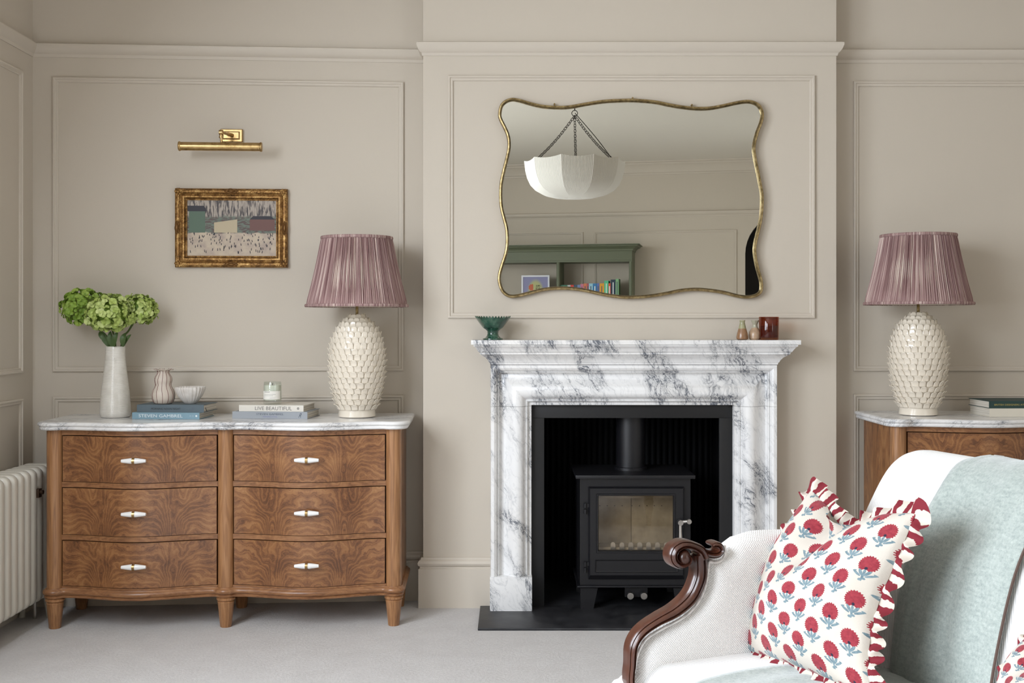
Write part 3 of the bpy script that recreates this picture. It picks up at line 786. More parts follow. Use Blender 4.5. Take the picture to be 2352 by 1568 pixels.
for (xa, xb, s2) in ((bx0 + .002, sx(1373), 1), (bx1 - .002, sx(1546), -1)):
    for y0 in (SF, SF + DEP - 0.03):
        xi = xa + (sx(1362) - bx0) * s2
        zt2 = szz(1350)
        pts = [(xa, 0.011), (xi, 0.011), (xb, zt2), (xa, zt2)]
        gg = G(); gg.add([(x, y0, z) for x, z in pts] + [(x, y0 + 0.03, z) for x, z in pts], [(0, 1, 2, 3), (7, 6, 5, 4), (0, 1, 5, 4), (1, 2, 6, 5), (2, 3, 7, 6), (3, 0, 4, 7)])
        mk('leg', gg, 'iron', st, smooth=False)
fx = sx(1448, 5.08)
mk('flue_pipe', G().lathe([(0.073, 0), (0.073, 0.012), (0.064, 0.014), (0.064, 0.26), (0.062, 0.34)], 40, (fx, 5.08, szz(1091, SF - .02)), cap0=False), 'iron', st)

# ================================================================== WAVY MIRROR
mz = [(75, 200), (85, 140), (115, 100), (170, 78), (230, 85), (310, 108), (400, 128), (520, 135), (600, 130), (700, 112), (830, 92), (950, 85), (1060, 84), (1200, 95), (1300, 115), (1400, 132),
      (1500, 142), (1600, 140), (1700, 122), (1800, 100), (1880, 92), (1940, 110), (1975, 145), (1990, 200), (1980, 260), (1950, 340), (1930, 430), (1935, 500), (1955, 600), (1975, 700), (1988, 780),
      (1985, 900), (1970, 1000), (1945, 1100), (1935, 1180), (1950, 1280), (1975, 1370), (1985, 1430), (1975, 1480), (1940, 1510), (1880, 1523), (1800, 1515), (1700, 1490), (1600, 1475), (1500, 1468),
      (1400, 1475), (1300, 1495), (1200, 1512), (1100, 1522), (1000, 1525), (900, 1515), (800, 1497), (700, 1475), (600, 1462), (500, 1460), (400, 1470), (300, 1495), (200, 1517), (140, 1510), (95, 1470),
      (72, 1400), (75, 1340), (95, 1270), (120, 1190), (130, 1110), (125, 1020), (110, 960), (90, 880), (82, 800), (85, 700), (105, 600), (130, 500), (143, 420), (135, 350), (110, 290), (85, 240)]
MY = 4.945
mo = [Vector(W(1120 + x / 3.136, 200 + y / 3.136, MY)) for x, y in mz]
mo = catmull(mo, 4, True)
mir = thing('wall_mirror', (0.53, MY, min(p.z for p in mo)), 'wavy-edged brass-framed mirror hanging above the marble mantelpiece', 'mirror')
n = len(mo); rings = []
FP = [(0.0, 0.022), (0.0, -0.004), (0.003, -0.010), (0.008, -0.011), (0.0115, -0.006), (0.0125, 0.0), (0.0135, -0.002), (0.0150, 0.004), (0.0150, 0.022)]
for i in range(n):
    d = mo[(i + 1) % n] - mo[i - 1]; nn = Vector((d.z, 0, -d.x)).normalized()    # inward for this orientation
    rings.append([mo[i] + nn * a + Vector((0, b, 0)) for a, b in FP])
c0 = sum(mo, Vector()) / n
if (rings[0][-1] - c0).length > (rings[0][0] - c0).length:
    rings = [[mo[i] - (r[k] - mo[i]) * 1.0 + Vector((0, 2 * FP[k][1], 0)) for k in range(len(FP))] for i, r in enumerate(rings)]
mk('frame', G().sweep(rings, closed=True), 'dbrass', mir, angle=30)
inner = [r[-3] for r in rings]
g = G(); g.add([(p.x, MY + 0.006, p.z) for p in inner], [tuple(range(n))]); mk('mirror_glass', g, 'mirror', mir, smooth=False, label='mirror glass reflecting the far side of the room')
for px, py in ((1273.5, 239), (1453, 225), (1589, 241)):
    p = W(px, py, MY + .01)
    mk('fixing_tab', G().lathe([(0.004, -0.004), (0.004, 0.010)], 12, p, axis='y').box(p.x - .002, p.x + .002, p.y, p.y + .01, p.z - .012, p.z), 'dbrass', mir)

# ================================================================== DRESSERS
def dresser(O, ang, L1, L2, dz, label, group=None, side=1):
    """chest with two bowed bays; O is the centre of its left front leg on the floor"""
    ca, sa = cos(ang), sin(ang)
    def T(p): return Vector((O[0] + p[0] * ca - p[1] * sa, O[1] + p[0] * sa + p[1] * ca, O[2] + p[2]))
    posts = [0.0, L1, L1 + L2]; DV = 0.36; BU = 0.062
    d = thing('chest_of_drawers', O, label, 'chest of drawers', group)
    def bulge(u):
        for a, b in ((0, L1), (L1, L1 + L2)):
            if a <= u <= b:
                t = (u - a) / (b - a); t = min(1, max(0, (t - 0.04) / 0.92)); return BU * (0.5 - 0.5 * cos(2 * pi * t))
        return 0.0
    def outline(o, R=0.036, base=0.018):
        Lx = L1 + L2; r = R + o; pts = []
        us = [-r * cos(pi * k / 16) for k in range(9)] + []
        us += [r * 0.12 + (L1 - 0.24 * r) * k / 40 for k in range(1, 40)] + [L1 + (k - 4) * r / 4 for k in range(9)] + [L1 + r * 0.12 + (L2 - 0.24 * r) * k / 40 for k in range(1, 40)]
        us += [Lx + r * sin(pi * k / 16) for k in range(9)]
        us = sorted(set(round(q, 5) for q in us)); res = []
        for u in us:
            v = -1e9
            if 0 <= u <= Lx: v = base + o + bulge(u)
            for pc in posts:
                q = r * r - (u - pc) ** 2
                if q >= -1e-7: v = max(v, sqrt(max(q, 0)))
            res.append((u, -v))
        return us, res, r
    # fixed sample of u values so that stacked outlines correspond
    def stack(prof, R=0.036, base=0.018, back=DV, fy=0.0):
        rings = []
        Lx = L1 + L2; K = 130
        for o, z in prof:
            r = R + o; row = []
            for k in range(K + 1):
                s = k / K
                # denser at the ends
                u = -r + (Lx + 2 * r) * (s - 0.10 * sin(2 * pi * s) / (2 * pi) * 2.2 / 1.0 * 0.45) if False else None
                e = 0.06
                if s < e: u = -r + r * (1 - cos(pi / 2 * s / e))
                elif s > 1 - e: u = Lx + r * sin(pi / 2 * (s - 1 + e) / e)
                else: u = Lx * (s - e) / (1 - 2 * e)
                v = -1e9
                if 0 <= u <= Lx: v = base + o + bulge(u)
                for pc in posts:
                    q = r * r - (u - pc) ** 2
                    if q > -1e-6: v = max(v, sqrt(max(q, 0)))
                row.append(T((u, -v, z)))
            row.append(T((Lx + r, back, z))); row.append(T((-r, back, z)))
            rings.append(row)
        return G().sweep(rings)
    zm0, zm1 = 0.811 + dz, 0.845 + dz
    mk('marble_top', stack([(0.0, zm0), (0.014, zm0 + 0.0015), (0.018, zm0 + 0.006), (0.0185, zm0 + 0.012), (0.016, zm0 + 0.0155), (0.019, zm0 + 0.0165), (0.024, zm0 + 0.020), (0.0255, zm0 + 0.027), (0.022, zm0 + 0.032), (0.016, zm1), (0.0, zm1)], R=0.042, base=0.026, back=DV + 0.018), 'marble_top', d, angle=50, label='white veined marble top with stepped edge')
    # base moulding
    mk('base_moulding', stack([(0.0, 0.127 + dz), (0.004, 0.1275 + dz), (0.006, 0.134 + dz), (0.002, 0.138 + dz), (0.009, 0.142 + dz), (0.012, 0.150 + dz), (0.009, 0.158 + dz), (0.003, 0.161 + dz), (0.0, 0.166 + dz)], R=0.036, base=0.016), 'oak_h', d, angle=50)
    # posts
    for k, u in enumerate(posts):
        mk('corner_post' if k != 1 else 'centre_post', G().lathe([(0.032, 0.166 + dz), (0.032, 0.811 + dz)], 36, (u, 0, 0)).xf(T), 'oak', d)
    # legs
    def leg_g(u, v):
        pr = [(0.022, 0.0), (0.0235, 0.004), (0.033, 0.098), (0.0345, 0.104), (0.031, 0.108), (0.0375, 0.113), (0.038, 0.120), (0.033, 0.124), (0.036, 0.127)]
        sc = (0.127 + dz) / 0.127
        return G().lathe([(r, z * sc) for r, z in pr], 48, (u, v, 0), rmod=lambda a, z: 1 - (0.07 * (max(0, cos(8 * a)) ** 6) if z < 0.098 * sc else 0)).xf(T)
    for u in posts:
        mk('leg', leg_g(u, 0.0), 'oak', d)
        mk('leg', leg_g(u, DV - 0.045), 'oak', d)
    # sides, rails, back
    Lx = L1 + L2
    for u0, u1 in ((-0.030, -0.008), (Lx + 0.008, Lx + 0.030)):
        g = G().box(u0, u1, 0.0, DV, 0.166 + dz, 0.811 + dz)
        g.uv = [((v.y / DV * 1.2 - 0.3), v.z * 0.9) for v in g.v]
        mk('side_panel', g.xf(T), 'burl', d, smooth=False)
    mk('back_panel', G().box(-0.008, Lx + 0.008, DV - 0.012, DV, 0.166 + dz, 0.811 + dz).xf(T), 'oak', d, smooth=False)
    rails = [(0.166, 0.1745), (0.361 - 0.0225, 0.361 - .0005), (0.5535, 0.576), (0.789, 0.811)]
    zds = [(0.1755, 0.3375), (0.362, 0.5525), (0.577, 0.788)]
    # photo levels: drawers 0.1745-0.361 / 0.384-0.5765 / 0.60-0.789
    rails = [(0.1662, 0.1735), (0.362, 0.3825), (0.5775, 0.5985), (0.790, 0.8108)]
    zds = [(0.1750, 0.3605), (0.3840, 0.5760), (0.6000, 0.7885)]
    def curved(a, b, z0, z1, off, back, uvs=False, nz=2, round_=0.0):
        g = G(); N = 36; top = []
        front = [[(a + (b - a) * k / N, -(bulge(a + (b - a) * k / N) + off - (round_ if (q in (0, nz)) else 0)), z0 + (z1 - z0) * q / nz) for k in range(N + 1)] for q in range(nz + 1)]
        uvr = [[((-1 + 2 * k / N), (q / nz) * (z1 - z0) / 0.19) for k in range(N + 1)] for q in range(nz + 1)]
        g.grid(front, uv=uvr if uvs else None)
        bk = [[(p[0], back, p[2]) for p in r] for r in front]
        g.grid(bk, flip=True)
        for r0 in (0, nz):
            g.grid([front[r0], bk[r0]], flip=(r0 == 0))
        for c in (0, N):
            g.grid([[front[q][c] for q in range(nz + 1)], [bk[q][c] for q in range(nz + 1)]], flip=(c != 0))
        return g.xf(T)
    for (a, b) in ((0.0, L1), (L1, L1 + L2)):
        a2, b2 = a + 0.031, b - 0.031
        for z0, z1 in rails: mk('rail', curved(a2, b2, z0 + dz, z1 + dz, 0.010, 0.05), 'oak_h', d, angle=60)
        for z0, z1 in zds:
            dr = mk('drawer', curved(a2 + 0.0045, b2 - 0.0045, z0 + dz + 0.0008, z1 + dz - 0.002, 0.012, 0.03, uvs=True), 'burl', d, angle=60)
            uc = (a + b) / 2; vf = -(BU + 0.012); zc = (z0 + z1) / 2 + dz - 0.001
            hd = G().lathe([(0.004, -0.050), (0.0065, -0.0485), (0.0085, -0.036), (0.0115, -0.014), (0.012, -0.006), (0.012, 0.006), (0.0115, 0.014), (0.0085, 0.036), (0.0065, 0.0485), (0.004, 0.050)], 24, (uc, vf - 0.024, zc), axis='x').xf(T)
            h = mk('handle', hd, 'porcelain', dr, label='white porcelain bar handle with brass collar')
            g = G().lathe([(0.0128, -0.0055), (0.0138, -0.005), (0.0138, 0.005), (0.0128, 0.0055)], 24, (uc, vf - 0.024, zc), axis='x', cap0=False, cap1=False).xf(T)
            cc = T((uc, vf - 0.013, zc)); g.tube([T((uc, vf + 0.001, zc)), T((uc, vf - 0.014, zc))], 0.0055, 14)
            mk('handle_collar', g, 'brass', dr, label='brass handle collar')
    mk('drawer_void', G().box(0.02, Lx - 0.02, 0.031, DV - 0.013, 0.168 + dz, 0.809 + dz).xf(T), 'gap', d, smooth=False)
    return d, T
AN = math.atan2(0.046, 1.381)
dresser((-1.870, 4.632, 0.0), AN, 0.694, 0.688, 0.0, 'burr walnut chest of six drawers with marble top standing left of the chimney breast', 'marble-topped walnut chests of drawers')
RD0 = (1.600, 4.690, 0.0)
dresser(RD0, 0.0, 0.694, 0.688, 0.009, 'burr walnut chest with marble top at the right, half hidden behind the sofa', 'marble-topped walnut chests of drawers')
ZT, ZT2 = 0.8455, 0.8545

# ================================================================== TABLE LAMPS
def tile_mesh():
    g = G(); n = 6; th = 0.16
    def sh(i, j):
        u = i / n * 2 - 1; v = j / n
        w = 0.5 * (1 - 0.06 * v) * (sqrt(max(0, 1 - ((v - 0.62) / 0.40) ** 2 * 0.62)) if v > 0.62 else 1)
        x = u * w; z = v * (1 - 0.10 * abs(u) ** 3)
        y = 0.02 + 0.36 * v ** 2.2 - 0.08 * u * u * (1 - 0.4 * v)
        return x, y, z
    fr = [[(sh(i, j)[0], -sh(i, j)[1] - th * 0.5, sh(i, j)[2]) for i in range(n + 1)] for j in range(n + 1)]
    bk = [[(sh(i, j)[0] * 0.94, -sh(i, j)[1] + th * 0.5, sh(i, j)[2] * 0.97) for i in range(n + 1)] for j in range(n + 1)]
    g.grid(fr); g.grid(bk, flip=True)
    per = [(0, i) for i in range(n + 1)] + [(j, n) for j in range(1, n + 1)] + [(n, i) for i in range(n - 1, -1, -1)] + [(j, 0) for j in range(n - 1, 0, -1)]
    g.grid([[fr[j][i] for j, i in per], [bk[j][i] for j, i in per]], closed_u=True)
    me = bpy.data.meshes.new('ceramic_scale'); me.from_pydata(g.v, [], g.f)
    bm = bmesh.new(); bm.from_mesh(me); bmesh.ops.remove_doubles(bm, verts=bm.verts, dist=1e-4); bmesh.ops.recalc_face_normals(bm, faces=bm.faces); bm.to_mesh(me); bm.free()
    me.polygons.foreach_set('use_smooth', [True] * len(me.polygons)); me.materials.append(M['cream_glaze']); return me
TILE = tile_mesh()
def lamp(cx, cy, z0, RB, label, seed, lean=0.0):
    rnd = random.Random(seed)
    L = thing('table_lamp', (cx, cy, z0), label, 'lamp', 'scaled ceramic table lamps')
    prof_z = [0.0, 0.004, 0.030, 0.045, 0.08, 0.13, 0.18, 0.235, 0.29, 0.345, 0.385, 0.41, 0.428, 0.436]
    prof_r = [0.076, 0.080, 0.078, 0.084, 0.095, 0.106, 0.114, 0.1185, 0.116, 0.104, 0.085, 0.062, 0.035, 0.012]
    g = G().lathe([(0.072, 0.0)] + [(r, z) for r, z in zip(prof_r, prof_z)][1:], 56, (cx, cy, z0))
    body = mk('ceramic_body', g, 'cream_glaze', L, angle=60)
    stuff = G(); cnt = 0; zlist = []; zc0 = 0.036; acc = 0.0
    while zc0 < 0.424:
        zlist.append(zc0); acc = 0.0
        while acc < 0.0232:
            dr_ = interp(prof_z, prof_r, zc0 + 0.001) - interp(prof_z, prof_r, zc0); zc0 += 0.001; acc += sqrt(dr_ * dr_ + 1e-6)
    for k, zz in enumerate(zlist):
        r = interp(prof_z, prof_r, zz + 0.004)
        r2 = interp(prof_z, prof_r, zz + 0.016)
        slope = math.atan2(r2 - r, 0.012)
        nt = max(7, int(round(2 * pi * r / 0.0285)))
        off = rnd.random() * 0.35 + (0.5 if k % 2 else 0)
        for i in range(nt):
            a = 2 * pi * (i + off + rnd.uniform(-0.07, 0.07)) / nt
            w = 2 * pi * r / nt * rnd.uniform(0.92, 1.01); h = 0.0285 * rnd.uniform(0.93, 1.06)
            tilt = -slope + rnd.uniform(-0.05, 0.12)
            if tilt < -0.9: tilt = -0.9
            mw = Matrix.Translation((cx + r * sin(a), cy - r * cos(a), z0 + zz - 0.002)) @ Matrix.Rotation(a, 4, 'Z') @ Matrix.Rotation(max(-0.80, slope * 0.9) + rnd.uniform(-0.03, 0.07), 4, 'X') @ Matrix.Rotation(rnd.uniform(-0.06, 0.06), 4, 'Y') @ Matrix.Diagonal((w, 0.021 * rnd.uniform(0.8, 1.25), h, 1))
            if cos(a) > -0.28 and cnt < 298:
                inst('ceramic_scale', TILE, L, mw); cnt += 1
            else:
                stuff.add([mw @ v.co for v in TILE.vertices], [tuple(p.vertices) for p in TILE.polygons])
    mk('ceramic_scales', stuff, 'cream_glaze', L, kind='stuff', angle=60)
    zb = z0 + 0.4715; zt_ = zb + 0.296; RT = RB * 0.69
    mk('neck', G().lathe([(0.012, 0.430), (0.008, 0.436), (0.0062, 0.440), (0.0062, 0.515), (0.012, 0.516), (0.012, 0.545)], 16, (cx, cy, z0)), 'dbrass', L, label='brass neck rod')
    # pleated shade
    NP = 150; NA = NP * 6; NR = 10
    ph = [rnd.uniform(-0.35, 0.35) for _ in range(NP)]; am = [rnd.uniform(0.55, 1.3) for _ in range(NP)]
    rows_, uvs = [], []
    for q in range(NR + 1):
        v = q / NR; row = []; uvr = []
        for k in range(NA + 1):
            a = 2 * pi * k / NA; pi_ = (k % NA) // 6; fr = (k % 6) / 6
            amp = 0.0030 * am[pi_] * (sin(pi * min(1, v / 0.08)) if v < 0.04 else 1) * (0.55 if v > 0.96 or v < 0.04 else 1)
            r = RB + (RT - RB) * v + amp * cos(2 * pi * fr)
            r -= 0.004 * sin(pi * v)
            aa = a + 0.012 * v * ph[pi_]
            row.append((cx + r * sin(aa), cy - r * cos(aa), zb + (zt_ - zb) * v)); uvr.append((k / NA, v * 0.5 + 0.01))
        rows_.append(row); uvs.append(uvr)
    sh = mk('lamp_shade', G().grid(rows_, uv=uvs), 'shade', L, angle=80, label='plum and white striped pleated shade')
    ins = [[(cx + (RB + (RT - RB) * v - 0.006) * sin(2 * pi * k / 72), cy - (RB + (RT - RB) * v - 0.006) * cos(2 * pi * k / 72), zb + 0.001 + (zt_ - zb - .002) * v) for k in range(72)] for v in (0, 1)]
    mk('shade_lining', G().grid(ins, closed_u=True, flip=True), 'lining', sh)
    for nm, zz, R, hh in (('top_trim', zt_ - 0.010, RT + 0.0008, 0.013), ('bottom_trim', zb - 0.002, RB + 0.0008, 0.012)):
        rw, uv = [], []
        for v, dr in ((0, -0.006), (0, 0.003), (0.5, 0.0048), (1, 0.003), (1, -0.006)):
            rw.append([(cx + (R + dr + 0.0008 * cos(k * 2.1)) * sin(2 * pi * k / 360), cy - (R + dr + 0.0008 * cos(k * 2.1)) * cos(2 * pi * k / 360), zz + v * hh) for k in range(361)])
            uv.append([(k / 360 * 1.7, v * 0.05 + 0.7) for k in range(361)])
        mk(nm, G().grid(rw, uv=uv, closed_v=True), 'shade', sh, angle=80)
    g = G()
    for k in range(3):
        a = 2 * pi * k / 3 + 0.4; g.tube([(cx, cy, zt_ - 0.03), (cx + (RT - .004) * sin(a), cy - (RT - .004) * cos(a), zt_ - 0.006)], 0.0016, 6)
    g.lathe([(0.016, -0.004), (0.016, 0.0)], 16, (cx, cy, zt_ - 0.028)).tube([(cx, cy, z0 + 0.54), (cx, cy, zt_ - 0.03)], 0.004, 8)
    mk('shade_fitter', g, 'dbrass', L)
    return L
lx = W(820, 960, 4.845)
lamp(lx.x, 4.845, ZT, 0.2155, 'cream scaled ceramic lamp with plum pleated shade on the left-hand chest beside the chimney breast', 3)
rx = W(2109, 956, 4.84)
lamp(rx.x, 4.84, ZT2, 0.2210, 'cream scaled ceramic lamp with plum pleated shade on the right chest near the green book', 11)

# ================================================================== VASE WITH HYDRANGEAS
def rev(name, px, pyb, Y, prof, mat, label, cat, n=56, rmod=None, z=None, inner=None, group=None, angle=50):
    p = W(px, pyb, Y); zz = z if z is not None else p.z
    g = G().lathe(prof, n, (p.x, Y, zz), rmod=rmod, cap1=False)
    return mk(name, g, mat, None, label, cat, org=(p.x, Y, zz), group=group, angle=angle), (p.x, Y, zz)
VY = 4.835
_, vc = rev('vase', 265, 961, VY, [(0.056, 0), (0.062, 0.004), (0.0645, 0.020), (0.063, 0.050), (0.058, 0.11), (0.0515, 0.165), (0.0445, 0.22), (0.041, 0.26), (0.0405, 0.285), (0.0415, 0.300), (0.040, 0.302), (0.037, 0.300), (0.037, 0.27), (0.040, 0.2), (0.05, 0.02), (0.01, 0.012)],
            'vase', 'tall off-white ribbed ceramic vase holding hydrangeas at the left end of the chest', 'vase', z=ZT)
def floret_mesh(mat):
    g = G()
    for q in range(4):
        a0 = q * pi / 2
        n = 5
        def pt(i, j):
            u = i / (n - 1) * 2 - 1; v = j / (n - 1)
            wd = 0.40 * sin(pi * (0.06 + 0.84 * v)) ** 0.8
            x = u * wd; y = 0.05 + v * 0.66; z = 0.30 * v + 0.45 * u * u * wd - 0.55 * max(0, v - 0.6) + 0.05 * q % 0.1
            return Vector((x * cos(a0) - y * sin(a0), x * sin(a0) + y * cos(a0), z + 0.01 * q))
        g.grid([[pt(i, j) for i in range(n)] for j in range(n)])
    g.sphere((0, 0, 0.05), 0.06, 6, 4)
    me = bpy.data.meshes.new('floret'); me.from_pydata(g.v, [], g.f); me.polygons.foreach_set('use_smooth', [True] * len(me.polygons)); me.materials.append(M[mat]); return me
FL_A, FL_B = floret_mesh('petal'), floret_mesh('petal_dark')
def hydrangea(px, py, Y, R, me, mouth, label, seed, nfl=160):
    rnd = random.Random(seed)
    c = W(px, py, Y); s0 = Vector((vc[0] + mouth, vc[1] + 0.008 * seed % 0.02 - 0.01, vc[2] + 0.09))
    h = thing('hydrangea_stem', s0, label, 'flower', None)
    mid = Vector((vc[0] + mouth * 1.1, vc[1], vc[2] + 0.31)); 
    path = catmull([s0, mid, mid.lerp(c, 0.45) + Vector((0, 0, -0.004)), c - Vector((0, 0, R * 0.3))], 6)
    mk('stem', G().tube(path, 0.0042, 8), 'stem', h)
    mk('flower_core', G().sphere(c, R * 0.72, 16, 10, (1, 1, 0.8)), 'petal_dark', h, label='dense green centre of the flower head')
    for k in range(nfl):
        z = 1 - 1.86 * (k + 0.5) / nfl; r = sqrt(max(0, 1 - z * z)); a = k * 2.39996 + rnd.uniform(-.15, .15)
        d = Vector((r * cos(a), r * sin(a), z)); d = (d + Vector((rnd.uniform(-.1, .1), rnd.uniform(-.1, .1), rnd.uniform(-.1, .1)))).normalized()
        rr = R * rnd.uniform(0.80, 0.97); pos = c + Vector((d.x * rr, d.y * rr, d.z * rr * 0.82))
        q = (d + Vector((rnd.uniform(-.6, .6), rnd.uniform(-.6, .6), rnd.uniform(-.3, .6)))).normalized().to_track_quat('Z', 'Y')
        s = 0.0225 * rnd.uniform(0.75, 1.25)
        mw = Matrix.Translation(pos) @ q.to_matrix().to_4x4() @ Matrix.Rotation(rnd.uniform(0, 6.28), 4, 'Z') @ Matrix.Diagonal((s, s, s, 1))
        inst('floret', me, h, mw)
    return h, mid, c
def leaf_part(parent, base, tip, width, droop=0.01, normal=(0, -1, 0.3)):
    base, tip = Vector(base), Vector(tip); d = tip - base; nrm = Vector(normal).normalized(); sd = d.cross(nrm).normalized()
    rows = []
    for j in range(9):
        v = j / 8; w = width * sin(pi * min(1, 0.06 + v * 0.94)) ** 0.75
        cen = base + d * v + nrm * (0.012 * sin(pi * v) - droop * v * v)
        rows.append([cen + sd * (u * w) + nrm * (0.25 * w * abs(u)) for u in (-1, -0.5, 0, 0.5, 1)])
    mk('leaf', G().grid(rows), 'leaf', parent)
h1, m1, c1 = hydrangea(194, 706, 4.87, 0.098, FL_B, -0.022, 'darker green hydrangea head at the back left of the vase', 1)
h2, m2, c2 = hydrangea(252, 721, 4.77, 0.098, FL_A, 0.0, 'pale lime green hydrangea head at the front centre of the vase', 2)
h3, m3, c3 = hydrangea(318, 712, 4.87, 0.080, FL_A, 0.024, 'green hydrangea head at the right of the vase', 3, 125)
leaf_part(h1, W(250, 796, 4.81), W(232, 758, 4.80), 0.013); leaf_part(h1, W(243, 785, 4.80), W(226, 760, 4.80), 0.010)
leaf_part(h2, W(258, 798, 4.80), W(252, 758, 4.78), 0.012); leaf_part(h2, W(262, 796, 4.79), W(269, 760, 4.77), 0.012)
leaf_part(h3, W(282, 796, 4.80), W(287, 762, 4.79), 0.013); leaf_part(h3, W(284, 795, 4.81), W(300, 766, 4.80), 0.009)

# ================================================================== BOOKS
def book(pxl, pxr, z0, z1, Y, depth, cover, label, ang=0.0, group='books lying on the chests', side='right', spine_wrap=True, org_right=True):
    xl, xr = (pxl - CX) * Y / F, (pxr - CX) * Y / F
    px = xr if org_right else xl
    def T(p):   # p: x world along spine, y depth from the front, z
        dx = p[0] - px
        return Vector((px + dx * cos(ang) - p[1] * sin(ang), Y + dx * sin(ang) + p[1] * cos(ang), p[2]))
    B = thing('book', T(((xl + xr) / 2, depth / 2, z0)), label, 'book', group)
    ct = 0.0022
    g = G().box(xl, xr, 0, depth, z0, z0 + ct).box(xl, xr, 0, depth, z1 - ct, z1).box(xl, xr, 0, ct, z0 + ct, z1 - ct)
    mk('cover', g.xf(T), cover, B, smooth=False)
    mk('page_block', G().box(xl + 0.004, xr - 0.004, ct, depth - 0.005, z0 + ct, z1 - ct).xf(T), 'pages', B, smooth=False)
    return B, T
zb1 = ZT; zb2 = ZT + 0.0275; zb3 = zb2 + 0.0315
B, T = book(300, 458, zb1, zb2 - .0003, 4.722, 0.19, 'book_sky', 'pale sky-blue book with white lettering, bottom of the left stack', -0.06)
text_part('title_lettering', 'STEVEN GAMBREL', 'ink_white', B, lambda x, y: T((-1.469 + x, -0.0006, (zb1 + zb2) / 2 + y)), 0.0125, 0.187, bold=0.0)
text_part('title_lettering', '|--|', 'ink_white', B, lambda x, y: T((-1.337 + x, -0.0006, (zb1 + zb2) / 2 + y)), 0.004, 0.014)
mk('spine_emblem', G().add([T((-1.317 + 0.0042 * cos(2 * pi * k / 16), -0.0006, (zb1 + zb2) / 2 + 0.0042 * sin(2 * pi * k / 16))) for k in range(16)], [tuple(range(16))]), 'ink_white', B)
B, T = book(311, 468, zb2, zb3, 4.735, 0.18, 'book_slate', 'slate-blue book with black lettering under the striped vase', -0.06)
text_part('title_lettering', 'MORNING NOON NIGHT', 'ink_black', B, lambda x, y: T((-1.451 + x, -0.0006, (zb2 + zb3) / 2 - 0.001 + y)), 0.0078, 0.126, bold=0.0)
text_part('title_lettering', ':R', 'ink_slate', B, lambda x, y: T((-1.336 + x, -0.0006, (zb2 + zb3) / 2 + y)), 0.012, 0.008)
p = [T(((466 - CX) * 4.735 / F + 0.001, 0.03 + 0.01 * k, zb2 + 0.018 - 0.012 * k + 0.002 * k * k)) for k in range(5)]
mk('ribbon_marker', G().tube(catmull(p, 3), 0.0011, 6), 'ribbon', B, label='dark ribbon marker')
TOPL = zb3
zc1 = ZT + 0.0300; zc2 = zc1 + 0.0262
B, T = book(529, 706, ZT, zc1 - .0003, 4.735, 0.20, 'book_grey', 'pale grey book with dark and violet lettering, bottom of the right stack', -0.09)
text_part('title_lettering', 'STEVEN GAMBREL', 'ink_slate', B, lambda x, y: T((-1.016 + x, -0.0006, ZT + 0.0195 + y)), 0.0082, 0.117, bold=0.0)
text_part('title_lettering', 'PERSPECTIVE', 'ink_violet', B, lambda x, y: T((-1.016 + x, -0.0006, ZT + 0.0085 + y)), 0.0055, 0.060)
text_part('title_lettering', 'R', 'ink_slate', B, lambda x, y: T((-0.887 + x, -0.0006, ZT + 0.015 + y)), 0.018, 0.014, font_shear=0.6)
B, T = book(545, 697, zc1, zc2, 4.745, 0.19, 'book_cream', 'cream book with tall grey lettering under the glass candle', -0.09)
text_part('title_lettering', 'LIVE BEAUTIFUL', 'ink_grey', B, lambda x, y: T((-1.003 + x, -0.0006, (zc1 + zc2) / 2 + y)), 0.0150, 0.158, bold=0.0)
text_part('title_lettering', 'J SHANNON', 'book_grey', B, lambda x, y: T((-1.122 + x, -0.0006, (zc1 + zc2) / 2 + y)), 0.0040, 0.036) if False else None
mk('spine_emblem', G().add([T((-0.897 + r * cos(2 * pi * k / 16), -0.0006, (zc1 + zc2) / 2 + r * sin(2 * pi * k / 16))) for r in (0.0048, 0.002) for k in range(16)], [(k, (k + 1) % 16, 16 + (k + 1) % 16, 16 + k) for k in range(16)]), 'ink_grey', B)
zr1 = ZT2 + 0.0355; zr2 = zr1 + 0.0305
B, T = book(2273, 2440, ZT2, zr1 - .0003, 4.735, 0.20, 'book_ivory', 'thick ivory book under the dark green one on the right-hand chest', 0.03, org_right=False)
B, T = book(2272, 2436, zr1, zr2, 4.735, 0.20, 'book_green', 'dark green book with gold lettering on top of the ivory one', 0.03, org_right=False)
text_part('title_lettering', 'BRITISH DESIGNERS AT HOME', 'ink_gold', B, lambda x, y: T(((2284 - CX) * 4.735 / F + 0.082 + x, -0.0006, (zr1 + zr2) / 2 + y)), 0.0072, 0.164, bold=0.0)

# striped little vase
p = W(375, 929, 4.80)
prof = [(0.030, 0), (0.040, 0.006), (0.047, 0.024), (0.048, 0.040), (0.044, 0.056), (0.036, 0.070), (0.0315, 0.080), (0.034, 0.090), (0.0365, 0.102), (0.034, 0.114), (0.026, 0.126), (0.0225, 0.134), (0.024, 0.140), (0.028, 0.143)]
sv = thing('striped_vase', (p.x, 4.80, TOPL + .0003), 'small oatmeal gourd-shaped vase with maroon lines and a frilled rim, on the slate-blue book', 'vase')
g = G().lathe(prof, 48, (p.x, 4.80, TOPL + .0003), cap1=False)
mk('body', g, 'oatmeal', sv, angle=60)
rows = []
for q in range(4):
    r0 = 0.027 + q * 0.0045
    rows.append([(p.x + (r0 + (0.0035 * cos(9 * a) if q else 0)) * cos(a), 4.80 + (r0 + (0.0035 * cos(9 * a) if q else 0)) * sin(a), TOPL + 0.1435 + 0.0012 * q + 0.0012 * cos(9 * a + 1) * q / 2) for a in [2 * pi * k / 90 for k in range(90)]])
rows2 = [[(x, y, z - 0.002) for x, y, z in r] for r in rows[::-1]]
mk('frilled_rim', G().grid(rows + rows2, closed_u=True, closed_v=True), 'oatmeal', sv, angle=60)
